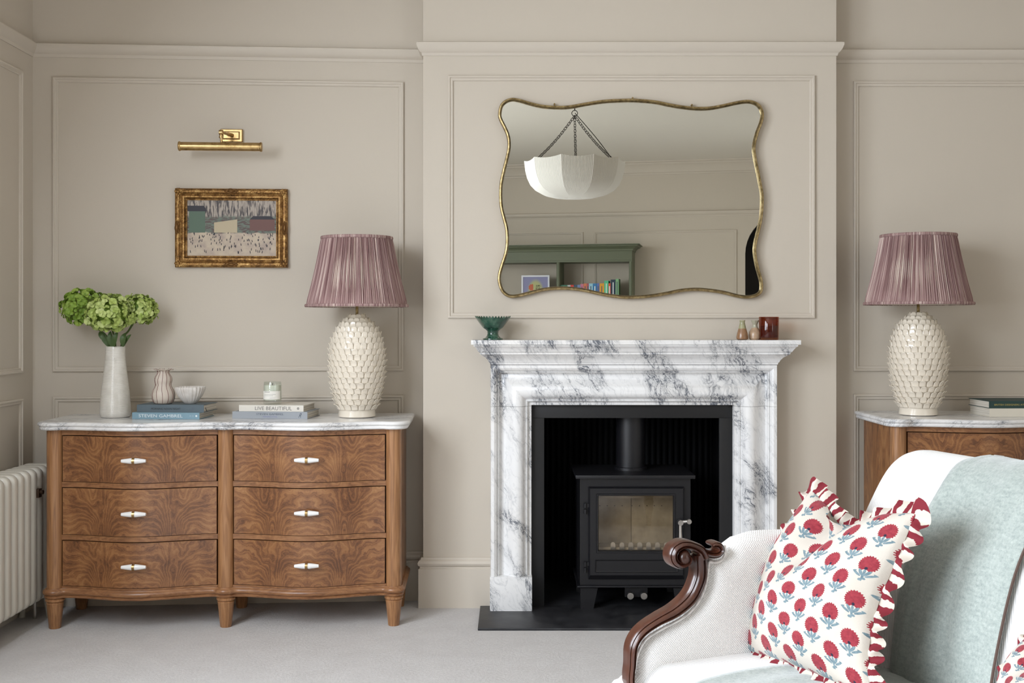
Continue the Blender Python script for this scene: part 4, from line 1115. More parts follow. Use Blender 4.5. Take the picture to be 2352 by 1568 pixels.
for k in range(12):
    a = 2 * pi * (k + 0.35) / 12
    path = [(p.x + (r + 0.0004) * cos(a + 0.05 * sin(z * 60)), 4.80 + (r + 0.0004) * sin(a + 0.05 * sin(z * 60)), TOPL + z) for r, z in [(interp([z_ for _, z_ in prof], [r_ for r_, _ in prof], zz), zz) for zz in [0.004 + 0.139 * q / 30 for q in range(31)]]]
    path.append((p.x + 0.038 * cos(a), 4.80 + 0.038 * sin(a), TOPL + 0.1485))
    mk('painted_line', G().tube(path, 0.0009, 5), 'redline', sv)
# ridged bowl
p = W(437, 930, 4.81)
def bowlmod(a, z): return 1 + 0.024 * sin(27 * a + 34 * z + 1.8 * sin(3 * a)) * min(1, z / 0.02)
g = G().lathe([(0.020, 0), (0.024, 0.002), (0.036, 0.014), (0.050, 0.034), (0.060, 0.056), (0.0625, 0.068), (0.061, 0.0715), (0.058, 0.068), (0.054, 0.054), (0.040, 0.028), (0.004, 0.010)], 170, (p.x, 4.81, TOPL + .0003), rmod=bowlmod, cap1=False)
mk('ridged_bowl', g, 'white_clay', None, 'small rough white ridged bowl on the slate-blue book beside the striped vase', 'bowl', org=(p.x, 4.81, TOPL), angle=60)
# candle
p = W(629.5, 928, 4.84); cy = 4.81
cd = thing('candle_jar', (p.x, cy, zc2 + .0003), 'clear glass candle jar with a paper label on the cream book', 'candle')
z0 = zc2 + .0003
mk('glass_jar', G().lathe([(0.034, 0), (0.0375, 0.003), (0.0385, 0.012), (0.0385, 0.080), (0.037, 0.092), (0.0355, 0.096), (0.0345, 0.095), (0.036, 0.080), (0.036, 0.020), (0.034, 0.018), (0.001, 0.017)], 48, (p.x, cy, z0), cap1=False), 'glass', cd, angle=50)
mk('wax', G().lathe([(0.0355, 0.0185), (0.0358, 0.022), (0.0358, 0.082), (0.03, 0.0805), (0.002, 0.080)], 40, (p.x, cy, z0)), 'wax', cd)
mk('wick', G().tube([(p.x, cy, z0 + .079), (p.x + .001, cy, z0 + .090)], 0.0012, 6), 'ink_black', cd)
la = [(-1.15 + 2.3 * k / 20) for k in range(21)]
lab = mk('paper_label', G().grid([[(p.x + 0.0392 * sin(a), cy - 0.0392 * cos(a), z0 + z) for a in la] for z in (0.0225, 0.058)]), 'label', cd)
for i, (s, zz, wd, hh) in enumerate((('candle no', 0.0535, 0.022, 0.0030), ('hand poured soy wax blend', 0.0435, 0.048, 0.0018), ('made by hand in small lots', 0.0370, 0.040, 0.0018))):
    pass
for zz, a0, a1, th in ((0.0530, -0.80, -0.10, 0.0018), (0.0435, -0.85, 0.55, 0.0008), (0.0380, -0.85, 0.25, 0.0008), (0.0285, -0.1, 0.5, 0.0007)):
    mk('print_line', G().grid([[(p.x + 0.0395 * sin(a0 + (a1 - a0) * k / 10), cy - 0.0395 * cos(a0 + (a1 - a0) * k / 10), z0 + z) for k in range(11)] for z in (zz, zz + th)]), 'ink_grey', lab)

# ================================================================== MANTEL OBJECTS
MB = MZ + 0.0003
p = W(1132, 780, 4.865)
tz = thing('footed_bowl', (p.x, 4.865, MB), 'dark green glazed footed bowl with a serrated rim at the left end of the mantel', 'bowl')
g = G().lathe([(0.040, 0), (0.044, 0.001), (0.044, 0.006), (0.034, 0.009), (0.027, 0.016), (0.0235, 0.026), (0.0245, 0.038), (0.033, 0.045), (0.041, 0.050), (0.046, 0.055), (0.061, 0.075), (0.075, 0.094), (0.0725, 0.0945), (0.064, 0.080), (0.052, 0.064), (0.028, 0.050), (0.004, 0.046)], 60, (p.x, 4.865, MB), cap1=False)
mk('bowl', g, 'green_glaze', tz, angle=60)
for k in range(36):
    a = 2 * pi * k / 36
    def tp(r, da, z): return (p.x + r * cos(a + da), 4.865 + r * sin(a + da), MB + z)
    g = G(); vs = [tp(0.0745, -0.078, 0.092), tp(0.0745, 0.078, 0.092), tp(0.0770, 0.0, 0.1025), tp(0.0715, -0.078, 0.092), tp(0.0715, 0.078, 0.092), tp(0.0745, 0.0, 0.1015)]
    g.add(vs, [(0, 1, 2), (3, 5, 4), (0, 2, 5, 3), (1, 4, 5, 2), (0, 3, 4, 1)]); mk('rim_tooth', g, 'green_glaze', tz)
p = W(1705, 780, 4.86)
mk('bud_vase', G().lathe([(0.019, 0), (0.0245, 0.004), (0.0258, 0.012), (0.022, 0.030), (0.0165, 0.050), (0.0125, 0.066), (0.0105, 0.076), (0.0125, 0.0815), (0.0125, 0.084), (0.009, 0.083), (0.009, 0.06)], 36, (p.x, 4.86, MB), cap1=False), 'glaze_a', None, 'tiny conical bud vase, sage glaze over brown, near the right end of the mantel', 'vase', org=(p.x, 4.86, MB))
p = W(1734, 780, 4.875)
bv = mk('bud_vase', G().lathe([(0.020, 0), (0.026, 0.006), (0.0275, 0.020), (0.0255, 0.034), (0.019, 0.044), (0.0115, 0.054), (0.010, 0.064), (0.0125, 0.072), (0.017, 0.084), (0.015, 0.084), (0.008, 0.066)], 60, (p.x, 4.875, MB), cap1=False, rmod=lambda a, z: 1 + (0.10 * cos(7 * a) if z > 0.078 else 0)), 'glaze_b', None, 'tiny round buff bud vase with frilled celadon neck beside the amber glass', 'vase', org=(p.x, 4.875, MB))
p = W(1766, 780, 4.85)
am = thing('amber_candle', (p.x, 4.85, MB), 'straight amber glass candle tumbler at the right end of the mantel', 'candle')
mk('amber_glass', G().lathe([(0.039, 0), (0.0405, 0.003), (0.0425, 0.097), (0.0415, 0.0985), (0.0400, 0.096), (0.0382, 0.010), (0.002, 0.008)], 48, (p.x, 4.85, MB), cap1=False), 'amber', am)
mk('wax', G().lathe([(0.0375, 0.011), (0.0390, 0.060), (0.002, 0.0595)], 36, (p.x, 4.85, MB)), material('brown_wax', srgb(120, 52, 26), 0.6), am)

# ================================================================== PICTURE LIGHT AND PAINTING
P0 = (P_B.x, P_B.y, 0); NB = (nBC.x, nBC.y, 0)
def bl_pt(px, py, out):
    q = ray_plane(px, py, (P_B.x + nBC.x * out, P_B.y + nBC.y * out, 0), NB); return q
a = bl_pt(401, 523, 0.02); b = bl_pt(660, 523, 0.02)
u0, u1 = a.x, b.x; z1 = bl_pt(530, 433, 0.02).z; z0 = bl_pt(530, 614, 0.02).z
pt = thing('framed_painting', f_bl((u0 + u1) / 2, z0, 0.01), 'small painting of loose muted strokes in an ornate gilt frame under the brass picture light', 'painting')
FW = 0.052
FPF = [(0.0, 0.001), (0.0, 0.020), (0.003, 0.026), (0.010, 0.030), (0.018, 0.028), (0.024, 0.022), (0.028, 0.020), (0.034, 0.023), (0.040, 0.022), (0.044, 0.016), (0.046, 0.013), (0.052, 0.012), (0.052, 0.001)]
mk('gilt_frame', panel(f_bl, u0, u1, z0, z1, FPF), 'gilt', pt, angle=25)
g = G()
iu0, iu1, iz0, iz1 = u0 + 0.049, u1 - 0.049, z0 + 0.049, z1 - 0.049
nb = 62
for k in range(nb):
    t = k / (nb - 1); u = iu0 + (iu1 - iu0) * t
    for z in (iz0, iz1): g.sphere(f_bl(u, z, 0.014), 0.0027, 6, 4)
for k in range(1, 38):
    z = iz0 + (iz1 - iz0) * k / 38
    for u in (iu0, iu1): g.sphere(f_bl(u, z, 0.014), 0.0027, 6, 4)
mk('beading', g, 'gilt', pt, kind='stuff', label='row of tiny gilt beads')
def ornament(u, z, su, sz_, n=7, seed=0):
    r = random.Random(seed); g = G()
    for k in range(n):
        a = 2 * pi * k / n + r.uniform(-.2, .2)
        c = f_bl(u + su * 0.5 * cos(a), z + sz_ * 0.5 * sin(a), 0.027); g.sphere(c, 1.0, 8, 6, (su * 0.30, 0.006, sz_ * 0.30))
    g.sphere(f_bl(u, z, 0.030), 1.0, 10, 8, (su * 0.4, 0.008, sz_ * 0.45))
    return g
for i, (u, z) in enumerate(((u0 + .012, z0 + .012), (u1 - .012, z0 + .012), (u0 + .012, z1 - .012), (u1 - .012, z1 - .012))):
    su = 1 if u < (u0 + u1) / 2 else -1; sz_ = 1 if z < (z0 + z1) / 2 else -1
    g = ornament(u + su * .004, z + sz_ * .004, 0.022, 0.022, 6, i)
    for k in range(4):
        g.sphere(f_bl(u + su * (0.016 + 0.010 * k), z - sz_ * 0.003, 0.028), 1, 8, 6, (0.009 - .0012 * k, 0.005, 0.006 - .0008 * k))
        g.sphere(f_bl(u - su * 0.003, z + sz_ * (0.016 + 0.010 * k), 0.028), 1, 8, 6, (0.006 - .0008 * k, 0.005, 0.009 - .0012 * k))
    mk('corner_ornament', g, 'gilt', pt)
for u, z, wu, wz in (((u0 + u1) / 2, z1 - .012, 0.042, 0.016), ((u0 + u1) / 2, z0 + .012, 0.042, 0.016), (u0 + .012, (z0 + z1) / 2, 0.016, 0.042), (u1 - .012, (z0 + z1) / 2, 0.016, 0.042)):
    mk('side_ornament', ornament(u, z, wu, wz, 8, 5), 'gilt_dark', pt)
for k in range(4):
    for z in (z0 + .014, z1 - .014):
        u = u0 + (u1 - u0) * (0.27 if k % 2 == 0 else 0.73)
    if k < 2:
        for z in (z0 + .014, z1 - .014):
            u = u0 + (u1 - u0) * (0.27, 0.73)[k]
            path = [f_bl(u + 0.033 * t, z + 0.004 * sin(t * 7), 0.0305) for t in [-1 + q / 8 for q in range(17)]]
            mk('scroll_relief', G().tube(path, 0.0018, 6), 'gilt', pt)
cu0, cu1, cz0, cz1 = u0 + 0.051, u1 - 0.051, z0 + 0.051, z1 - 0.051
g = G(); g.add([f_bl(cu0, cz0, 0.009), f_bl(cu1, cz0, 0.009), f_bl(cu1, cz1, 0.009), f_bl(cu0, cz1, 0.009)], [(0, 1, 2, 3)], [(0.001, 0.001), (1.5, 0), (1.5, 1), (0, 1)])
canvas = mk('canvas', g, 'painting', pt, smooth=False, label='canvas of loose generic brushwork')
def quadp(name, pts, mat, out=0.0094):
    g = G(); g.add([f_bl(cu0 + (cu1 - cu0) * x, cz0 + (cz1 - cz0) * y, out) for x, y in pts], [tuple(range(len(pts)))]); mk(name, g, mat, canvas, smooth=False)
quadp('paint_block', [(0.02, 0.42), (0.20, 0.42), (0.20, 0.80), (0.02, 0.80)], 'paint_green'); quadp('paint_block', [(0.0, 0.80), (0.22, 0.80), (0.19, 0.90), (0.0, 0.90)], 'paint_dark')
quadp('paint_block', [(0.30, 0.42), (0.56, 0.42), (0.56, 0.66), (0.30, 0.60)], 'paint_roof'); quadp('paint_block', [(0.70, 0.46), (0.98, 0.46), (0.98, 0.66), (0.70, 0.66)], 'paint_red')
quadp('paint_block', [(0.70, 0.66), (0.98, 0.66), (0.94, 0.72), (0.74, 0.72)], 'paint_dark')
g = G(); r = random.Random(5)
for k in range(120):
    x, y = r.uniform(0.03, 0.97), r.uniform(0.04, 0.40) ; h = 0.028 + 0.05 * (0.42 - y); w = 0.0045
    sk = r.uniform(-.006, .006)
    g.add([f_bl(cu0 + (cu1 - cu0) * (x + dx), cz0 + (cz1 - cz0) * (y + dy), 0.0097) for dx, dy in ((-w, 0), (w, 0), (w * .7 + sk, h), (-w * .7 + sk, h))], [(0, 1, 2, 3)])
mk('brush_dabs', g, 'paint_dark', canvas, smooth=False, kind='stuff')
# picture light
pa = bl_pt(530, 311, 0.0)
pl = thing('picture_light', f_bl(pa.x, pa.z, 0.0), 'aged brass picture light mounted on the wall above the gilt-framed painting', 'wall lamp')
qa, qb = bl_pt(505, 310, 0.02), bl_pt(556, 310, 0.02); za, zb_ = bl_pt(530, 296, 0.02).z, bl_pt(530, 326, 0.02).z
rows = []
for ins, h in ((0, 0.0), (0, 0.016), (0.003, 0.019), (0.011, 0.019), (0.014, 0.023), (0.016, 0.026), (0.030, 0.026)):
    k = min(ins, 0.028)
    rows.append([f_bl(qa.x + k, zb_ + k, h), f_bl(qb.x - k, zb_ + k, h), f_bl(qb.x - k, za - k, h), f_bl(qa.x + k, za - k, h)])
g = G().grid(rows, closed_u=True); k = len(g.v); g.f.append((k - 4, k - 3, k - 2, k - 1))
mk('wall_plate', g, 'brass', pl, angle=25)
j = bl_pt(508, 304, 0.13); w0 = f_bl((qa.x + qb.x) / 2 + 0.004, (za + zb_) / 2, 0.026)
mk('arm', G().tube([w0, w0.lerp(j, 0.35)], 0.0085, 12).tube([w0.lerp(j, 0.3), j], 0.0055, 12).lathe([(0.011, -0.008), (0.012, 0), (0.011, 0.008)], 16, j, axis='x').tube([j, j - Vector((0, 0, 0.024))], 0.0065, 12).tube([j - Vector((0, 0, 0.016)), j - Vector((0, 0, 0.024))], 0.0095, 12).tube([j - Vector((0, 0, 0.02)), bl_pt(509, 329, 0.13)], 0.0055, 12), 'brass', pl)
sa_, sb_ = bl_pt(412, 335.5, 0.135), bl_pt(600, 337.5, 0.135); ax = (sb_ - sa_).normalized()
g = G(); R = 0.0185; K = 20
g.tube([sa_, sb_], R, 32)
mk('light_tube', g, 'brass', pl)
for e, s in ((sa_, -1), (sb_, 1)):
    mk('end_cap', G().tube([e - ax * 0.006 * s, e - ax * 0.003 * s, e + ax * 0.001 * s, e + ax * 0.004 * s], [R * 1.04, R * 1.14, R * 1.14, R * 1.02], 32), 'brass', pl)

# ================================================================== RADIATOR
RXF = -1.955
rad = thing('radiator', (-2.03, 4.3, 0.0), 'cream enamelled column radiator against the left wall', 'radiator')
zb0, zt0 = 0.088, 0.648
y = 3.90; k = 0; cols = []
def rcol(yc):
    # one cast section: rounded slab seen edge on, thin between columns
    pts = []; x0, x1 = RXF - 0.135, RXF; r = 0.030
    out = []
    for cx_, cz_, a0 in ((x1 - r, zt0 - r, 0), (x0 + r, zt0 - r, 90), (x0 + r, zb0 + r, 180), (x1 - r, zb0 + r, 270)):
        for q in range(7): a = radians(a0 + 15 * q); out.append((cx_ + r * cos(a), cz_ + r * sin(a)))
    rings = []
    for dy, ins in ((-0.0235, 0.012), (-0.022, 0.006), (-0.017, 0.001), (-0.010, -0.001), (0.010, -0.001), (0.017, 0.001), (0.022, 0.006), (0.0235, 0.012)):
        cxm = (x0 + x1) / 2; czm = (zt0 + zb0) / 2
        rings.append([(cxm + (x - cxm) * (1 - ins / 0.0675), yc + dy, czm + (z - czm) * (1 - ins / 0.28)) for x, z in out])
    return G().sweep(rings)
me0 = None
ycs = [3.925 + 0.060 * q for q in range(16)]
for q, yc in enumerate(ycs):
    if me0 is None:
        o = mk('column', rcol(yc), 'radiator', rad, angle=50); me0 = o.data; y0c = yc
    else: inst('column', me0, rad, Matrix.Translation(ORG[rad.name] + Vector((0, yc - y0c, 0))))
g = G()
for zz in (zb0 + 0.035, zt0 - 0.035): g.tube([(RXF - 0.0675, 3.90, zz), (RXF - 0.0675, 4.86, zz)], 0.024, 16)
g.box(RXF - 0.11, RXF - 0.03, 3.92, 4.84, zb0 + 0.30, zb0 + 0.31)
mk('connecting_pipes', g, 'radiator', rad)
for yy in (3.98, 4.80):
    mk('foot', G().tube([(RXF - 0.02, yy, zb0 + .02), (RXF - 0.012, yy, 0.03), (RXF - 0.006, yy, 0.0)], [0.016, 0.011, 0.014], 12).tube([(RXF - 0.11, yy, zb0 + .02), (RXF - 0.118, yy, 0.03), (RXF - 0.122, yy, 0.0)], [0.016, 0.011, 0.014], 12), 'radiator', rad)
mk('supply_pipe', G().tube([(RXF - 0.06, 4.78, 0.0), (RXF - 0.06, 4.78, zb0 + 0.03)], 0.008, 12), 'steel', rad, label='bare metal supply pipe')
vz = W(86, 1130, 4.66)
mk('wall_stay', G().box(RXF - 0.01, RXF + 0.012, vz.y - 0.012, vz.y + 0.020, vz.z - 0.022, vz.z + 0.014, 0.002).lathe([(0.008, -0.004), (0.009, 0.012)], 12, (RXF + 0.012, vz.y + .004, vz.z), axis='x'), material('dark_bronze', srgb(62, 44, 30), 0.4, metal=0.5), rad, label='dark bronze wall stay knob')

# ================================================================== SOFA
SO = Vector((0.30, 2.66, 0)); SA = radians(18)
e1 = Vector((cos(SA), sin(SA), 0)); e2 = Vector((sin(SA), -cos(SA), 0)); EZ = Vector((0, 0, 1))
def S(a, b, z): return SO + e1 * a + e2 * b + EZ * z
def S_inv(p): d = p - SO; return d.dot(e1), d.dot(e2), p.z
def onb(px, py, b): return ray_plane(px, py, S(0, b, 0), e2)
SLEN = 1.50
sofa = thing('sofa', S(0.4, SLEN / 2, 0), 'ivory upholstered sofa with a scrolled mahogany arm in the right foreground', 'sofa')
# backrest cross-section (a, z)
BSEC = catmull([(0.50, 0.40, 0), (0.505, 0.50, 0), (0.53, 0.62, 0), (0.565, 0.74, 0), (0.61, 0.83, 0), (0.655, 0.895, 0), (0.70, 0.926, 0), (0.755, 0.932, 0), (0.81, 0.915, 0), (0.85, 0.87, 0), (0.862, 0.80, 0), (0.86, 0.60, 0), (0.85, 0.22, 0), (0.56, 0.20, 0)], 5, False)
BC = Vector((0.70, 0.55, 0))
def back_pt(q, b, off=0.0, extra_z=0.0):
    p = BSEC[q]; d = BSEC[min(q + 1, len(BSEC) - 1)] - BSEC[max(q - 1, 0)]; nn = Vector((-d.y, d.x, 0)).normalized()
    s = 1.0
    return S(p.x + nn.x * off, b, p.y + nn.y * off)
rings = []
RC = 0.085
bs = [0.0 - RC + RC * (1 - cos(pi / 2 * k / 8)) * 1.0 for k in range(9)]
for k in range(9):
    th = pi / 2 * k / 8; b = -0.005 + 0.085 * (1 - cos(th)) ; ins = 0.085 * (1 - sin(th)) 
    rings.append((b, ins))
rings += [(0.08 + (SLEN - 0.16) * k / 24, 0.0) for k in range(1, 24)]
rings += [(SLEN - (-0.005 + 0.085 * (1 - cos(pi / 2 * k / 8))), 0.085 * (1 - sin(pi / 2 * k / 8))) for k in range(8, -1, -1)]
g = G(); R_ = []
for b, ins in rings:
    row = []
    for q in range(len(BSEC)):
        p = back_pt(q, b, -ins if BSEC[q].y > 0.45 else 0); row.append(p)
    R_.append(row)
g.sweep(R_)
mk('backrest', g, 'linen_rib', sofa, angle=60)
# seat
def seat_z(a, b):
    ed = min(1, max(0, (a + 0.012) / 0.07)); e_ = sqrt(max(0, 1 - (1 - ed) ** 2)); eb = min(1, max(0, (b + 0.06) / 0.08)); f_ = sqrt(max(0, 1 - (1 - eb) ** 2))
    cr = 0.020 * sin(pi * min(1, max(0, a / 0.60))) * (1 - (2 * (b / SLEN) - 1) ** 4 * 0.6)
    return 0.37 + 0.078 * e_ * f_ + cr
As = [-0.012 + 0.07 * (1 - cos(pi / 2 * k / 8)) for k in range(9)] + [0.058 + 0.49 * k / 16 for k in range(1, 17)]
Bs = [-0.06 + 0.10 * k / 6 for k in range(7)] + [0.04 + (SLEN - 0.02) * k / 40 for k in range(1, 41)]
g = G(); g.grid([[S(a, b, seat_z(a, b)) for a in As] for b in Bs])
g.grid([[S(-0.012, b, 0.37), S(-0.018, b, 0.345), S(-0.012, b, 0.30), S(0.0, b, 0.26)] for b in Bs])
g.grid([[S(a, Bs[0], seat_z(a, Bs[0])) for a in As], [S(a, Bs[0], 0.26) for a in As]])
g.grid([[S(a, Bs[-1], seat_z(a, Bs[-1])) for a in As], [S(a, Bs[-1], 0.26) for a in As]])
mk('seat', g, 'linen_rib', sofa, angle=60)
mk('seat_rail', G().box(0, 1, 0, 1, 0, 1).xf(lambda p: S(-0.006 + p.x * 0.60, -0.05 + p.y * (SLEN + 0.10), 0.19 + p.z * 0.075)), 'mahog', sofa, smooth=False)
# inner arm panel traced on the arm plane and padded
apx = [(1446, 1590), (1450, 1545), (1456, 1505), (1468, 1475), (1486, 1455), (1520, 1436), (1566, 1410), (1596, 1379), (1612, 1344), (1617, 1312), (1620, 1280), (1636, 1280), (1652, 1276), (1662, 1266), (1667, 1252), (1678, 1239), (1697, 1229),
       (1722, 1220), (1756, 1217), (1800, 1216), (1850, 1216), (1900, 1216), (1950, 1218), (1985, 1240), (2005, 1330), (2010, 1450), (2010, 1600)]
BP = 0.0
arm2 = []
for x, y in apx:
    a, b, z = S_inv(onb(x, y, BP)); arm2.append((a, z))
arm2 = [(p.x, p.y) for p in catmull([(a, z, 0) for a, z in arm2], 3, True)]
def inflate(outl, mapf, thick, wid, step, both=True, back=0.5):
    vs = [Vector(p) for p in outl]; n = len(vs)
    ed = [(i, (i + 1) % n) for i in range(n)]
    x0, x1 = min(v.x for v in vs), max(v.x for v in vs); y0, y1 = min(v.y for v in vs), max(v.y for v in vs)
    def inside(x, y):
        c = False
        for i in range(n):
            a, b = vs[i], vs[i - 1]
            if (a.y > y) != (b.y > y) and x < (b.x - a.x) * (y - a.y) / (b.y - a.y) + a.x: c = not c
        return c
    def dist(x, y):
        m = 1e9; p = Vector((x, y))
        for i in range(n):
            a, b = vs[i - 1], vs[i]; ab = b - a; l = ab.length_squared
            t = max(0, min(1, (p - a).dot(ab) / l)) if l > 0 else 0; m = min(m, (p - a - ab * t).length)
        return m
    pts = list(vs); gx = int((x1 - x0) / step); gy = int((y1 - y0) / step)
    for i in range(1, gx + 1):
        for j in range(1, gy + 1):
            x, y = x0 + i * step, y0 + j * step
            if inside(x, y) and dist(x, y) > step * 0.45: pts.append(Vector((x, y)))
    # denser rings near the border
    r = delaunay_2d_cdt(pts, ed, [], 1, 1e-6)
    V2, F2 = r[0], r[2]
    ds = [min(1, dist(v.x, v.y) / wid) if i >= n else 0 for i, v in enumerate(V2)]
    hs = [thick * sqrt(max(0, 1 - (1 - d) ** 2)) for d in ds]
    F2 = [f for f in F2 if inside(sum(V2[i].x for i in f) / 3, sum(V2[i].y for i in f) / 3)]
    g = G(); m = len(V2)
    g.add([mapf(v.x, v.y, h) for v, h in zip(V2, hs)] + [mapf(v.x, v.y, -h * back) for v, h in zip(V2, hs)], [tuple(f) for f in F2] + [tuple(m + i for i in f[::-1]) for f in F2])
    return g
g = inflate(arm2, lambda a, z, h: S(a, BP - 0.005 + h, z), 0.034, 0.055, 0.014, back=1.9)
ap = mk('arm_panel', g, 'linen', sofa, angle=70, weld=True)
inst('arm_panel', ap.data, sofa, Matrix.Translation(ORG[sofa.name] + e2 * (SLEN + 0.0)))
# piping along the front edge of the arm panel
pip = catmull([onb(x, y, 0.012) for x, y in [(1457, 1545), (1463, 1508), (1475, 1480), (1492, 1461), (1526, 1441), (1572, 1416), (1603, 1384), (1620, 1347), (1626, 1312), (1629, 1291), (1640, 1292), (1655, 1288), (1665, 1273), (1664, 1252)]], 5)
mk('piping', G().tube(pip, 0.0035, 8), 'linen_rib', sofa)
# carved mahogany arm frame
BR = 0.016
rail = [(1603, 1272), (1605, 1308), (1600, 1336), (1582, 1371), (1548, 1401), (1507, 1423), (1476, 1444), (1458, 1465), (1449, 1489), (1447, 1524), (1444, 1556), (1448, 1600), (1452, 1660)]
rr = [17, 17, 17.5, 16.5, 14.5, 12, 11.5, 11, 10.5, 9.5, 9, 10, 12]
def strip(px_pts, rads, b, flat, prof_n=16, per=5, ridge=True):
    P3 = [onb(x, y, b) for x, y in px_pts]; P = catmull(P3, per); sc = [r / F * P3[i].y for i, r in enumerate(rads)]
    RR = [interp(list(range(len(sc))), sc, i / per) for i in range(len(P))]
    rings = []; m = len(P)
    for i, p in enumerate(P):
        d = (P[min(i + 1, m - 1)] - P[max(i - 1, 0)]).normalized(); sd = d.cross(e2).normalized(); r = RR[i]
        row = []
        # section in (side, toward viewer): flattened oval with two grooves
        for s_, f_ in ((-1, -0.9), (-1, 0.35), (-0.86, 0.8), (-0.66, 1.0), (-0.5, 0.92), (-0.42, 0.74), (-0.30, 0.98), (0.0, 1.16), (0.30, 1.05), (0.50, 0.86), (0.58, 0.66), (0.70, 0.80), (0.9, 0.6), (1, 0.25), (1, -0.9)):
            row.append(p + sd * (s_ * r) + e2 * (f_ * flat))
        rings.append(row)
    return G().sweep(rings)
g = strip(rail, rr, BR, 0.020)
def zz(pts): return [(1420 + x / 4.26, 1200 + y / 4.26) for x, y in pts]
vol = zz([(830, 330), (790, 262), (720, 222), (650, 205), (590, 212), (535, 250), (512, 310), (525, 368), (570, 405), (625, 405), (668, 375), (676, 330), (650, 305)])
g2 = strip(vol, [13, 11.5, 10, 10, 10.5, 11, 11, 10.5, 9, 7.5, 6, 5, 4], BR + 0.006, 0.022)
g.add(g2.v, g2.f)
br = zz([(760, 262), (830, 290), (880, 303), (925, 305), (965, 290), (985, 255), (972, 222), (940, 205), (905, 205), (893, 212)])
g2 = strip(br, [10, 10, 9.5, 9.5, 10, 9.5, 8.5, 7, 5, 2.5], BR + 0.002, 0.020)
g.add(g2.v, g2.f)
cv = onb(1420 + 640 / 4.26, 1200 + 345 / 4.26, BR + 0.012)
g.sphere(cv, 0.017, 18, 12, (1, 1.1, 1.25))
af = mk('arm_frame', g, 'mahog', sofa, angle=45)
inst('arm_frame', af.data, sofa, Matrix.Translation(ORG[sofa.name] + e2 * (SLEN + 0.0)))
for a, b in ((0.0, 0.01), (0.0, SLEN - 0.01), (0.56, 0.03), (0.56, SLEN - 0.03)):
    pr = [(0.014, 0.012), (0.018, 0.02), (0.014, 0.03), (0.022, 0.08), (0.030, 0.15), (0.026, 0.17), (0.034, 0.185), (0.034, 0.30 if a < 0.3 else 0.20)]
    c = S(a, b, 0); mk('leg', G().lathe([(0.010, 0.0), (0.014, 0.002)] + pr, 20, c), 'mahog', sofa)

# throw over the back and seat
def throw_sheet():
    g = G(); rows = []; NB_ = 44
    b0, b1 = 0.265, 0.592
    qs = list(range(0, 48))
    prof = []
    # seat part, front to back, then up the back, over the top and down behind
    for k in range(8): prof.append(('f', k / 7))
    for k in range(26): prof.append(('s', k / 25))
    for q in range(2, 50): prof.append(('b', q))
    for kind, t in prof:
        row = []
        for i in range(NB_ + 1):
            s = i / NB_
            if kind == 'f':
                bb0, bb1 = 0.215, 0.60; b = bb0 + (bb1 - bb0) * s; z = 0.22 + (0.19) * t; a = -0.024 - 0.006 * sin(9 * s + 3); off = 0
                z = 0.22 + (seat_z(-0.0, b) - 0.22) * t; row.append(S(a, b, z)); continue
            if kind == 's':
                a = -0.020 + 0.515 * t
                bb0 = 0.215 - 0.03 * sin(pi * min(1, t * 1.2)) + 0.05 * max(0, t - 0.6) / 0.4; bb1 = 0.60; b = bb0 + (bb1 - bb0) * s
                z = seat_z(max(a, 0.0), b) + 0.007 + 0.0035 * sin(30 * s + 4 * t) * (0.3 + s) + (0.004 * exp(-((s - 0.0) / 0.03) ** 2)); row.append(S(a, b, z)); continue
            fold = 0.0035 * sin(7 * s + 0.12 * t) + 0.002 * sin(19 * s + 1.3 + 0.08 * t) + 0.0045 * exp(-((s - 0.10 - 0.02 * sin(t * 0.2)) / 0.035) ** 2)
            edge = 0.010 * (exp(-(s / 0.02) ** 2))
            bb0 = b0 + 0.006 * sin(t * 0.35) + (0.018 if t > 30 else 0) * 0; b = bb0 + (b1 - bb0) * s
            row.append(back_pt(t, b, 0.011 + fold - edge * 0.5))
        rows.append(row)
    return rows
tr = throw_sheet()
g = G().grid(tr)
thr = mk('wool_throw', g, 'throw', None, 'sage green wool throw draped over the back and seat of the ivory sofa', 'throw', org=S(0.3, 0.4, 0.5), angle=80)
sol = thr.modifiers.new('thickness', 'SOLIDIFY'); sol.thickness = 0.005; sol.offset = -1
for idx in (0, -1):
    path = [r[idx] for r in tr[34:]]
    mk('stitched_edge', G().tube(path, 0.0032, 6), 'throw_edge', thr, label='dark brown blanket-stitched edge') if idx == -1 else None

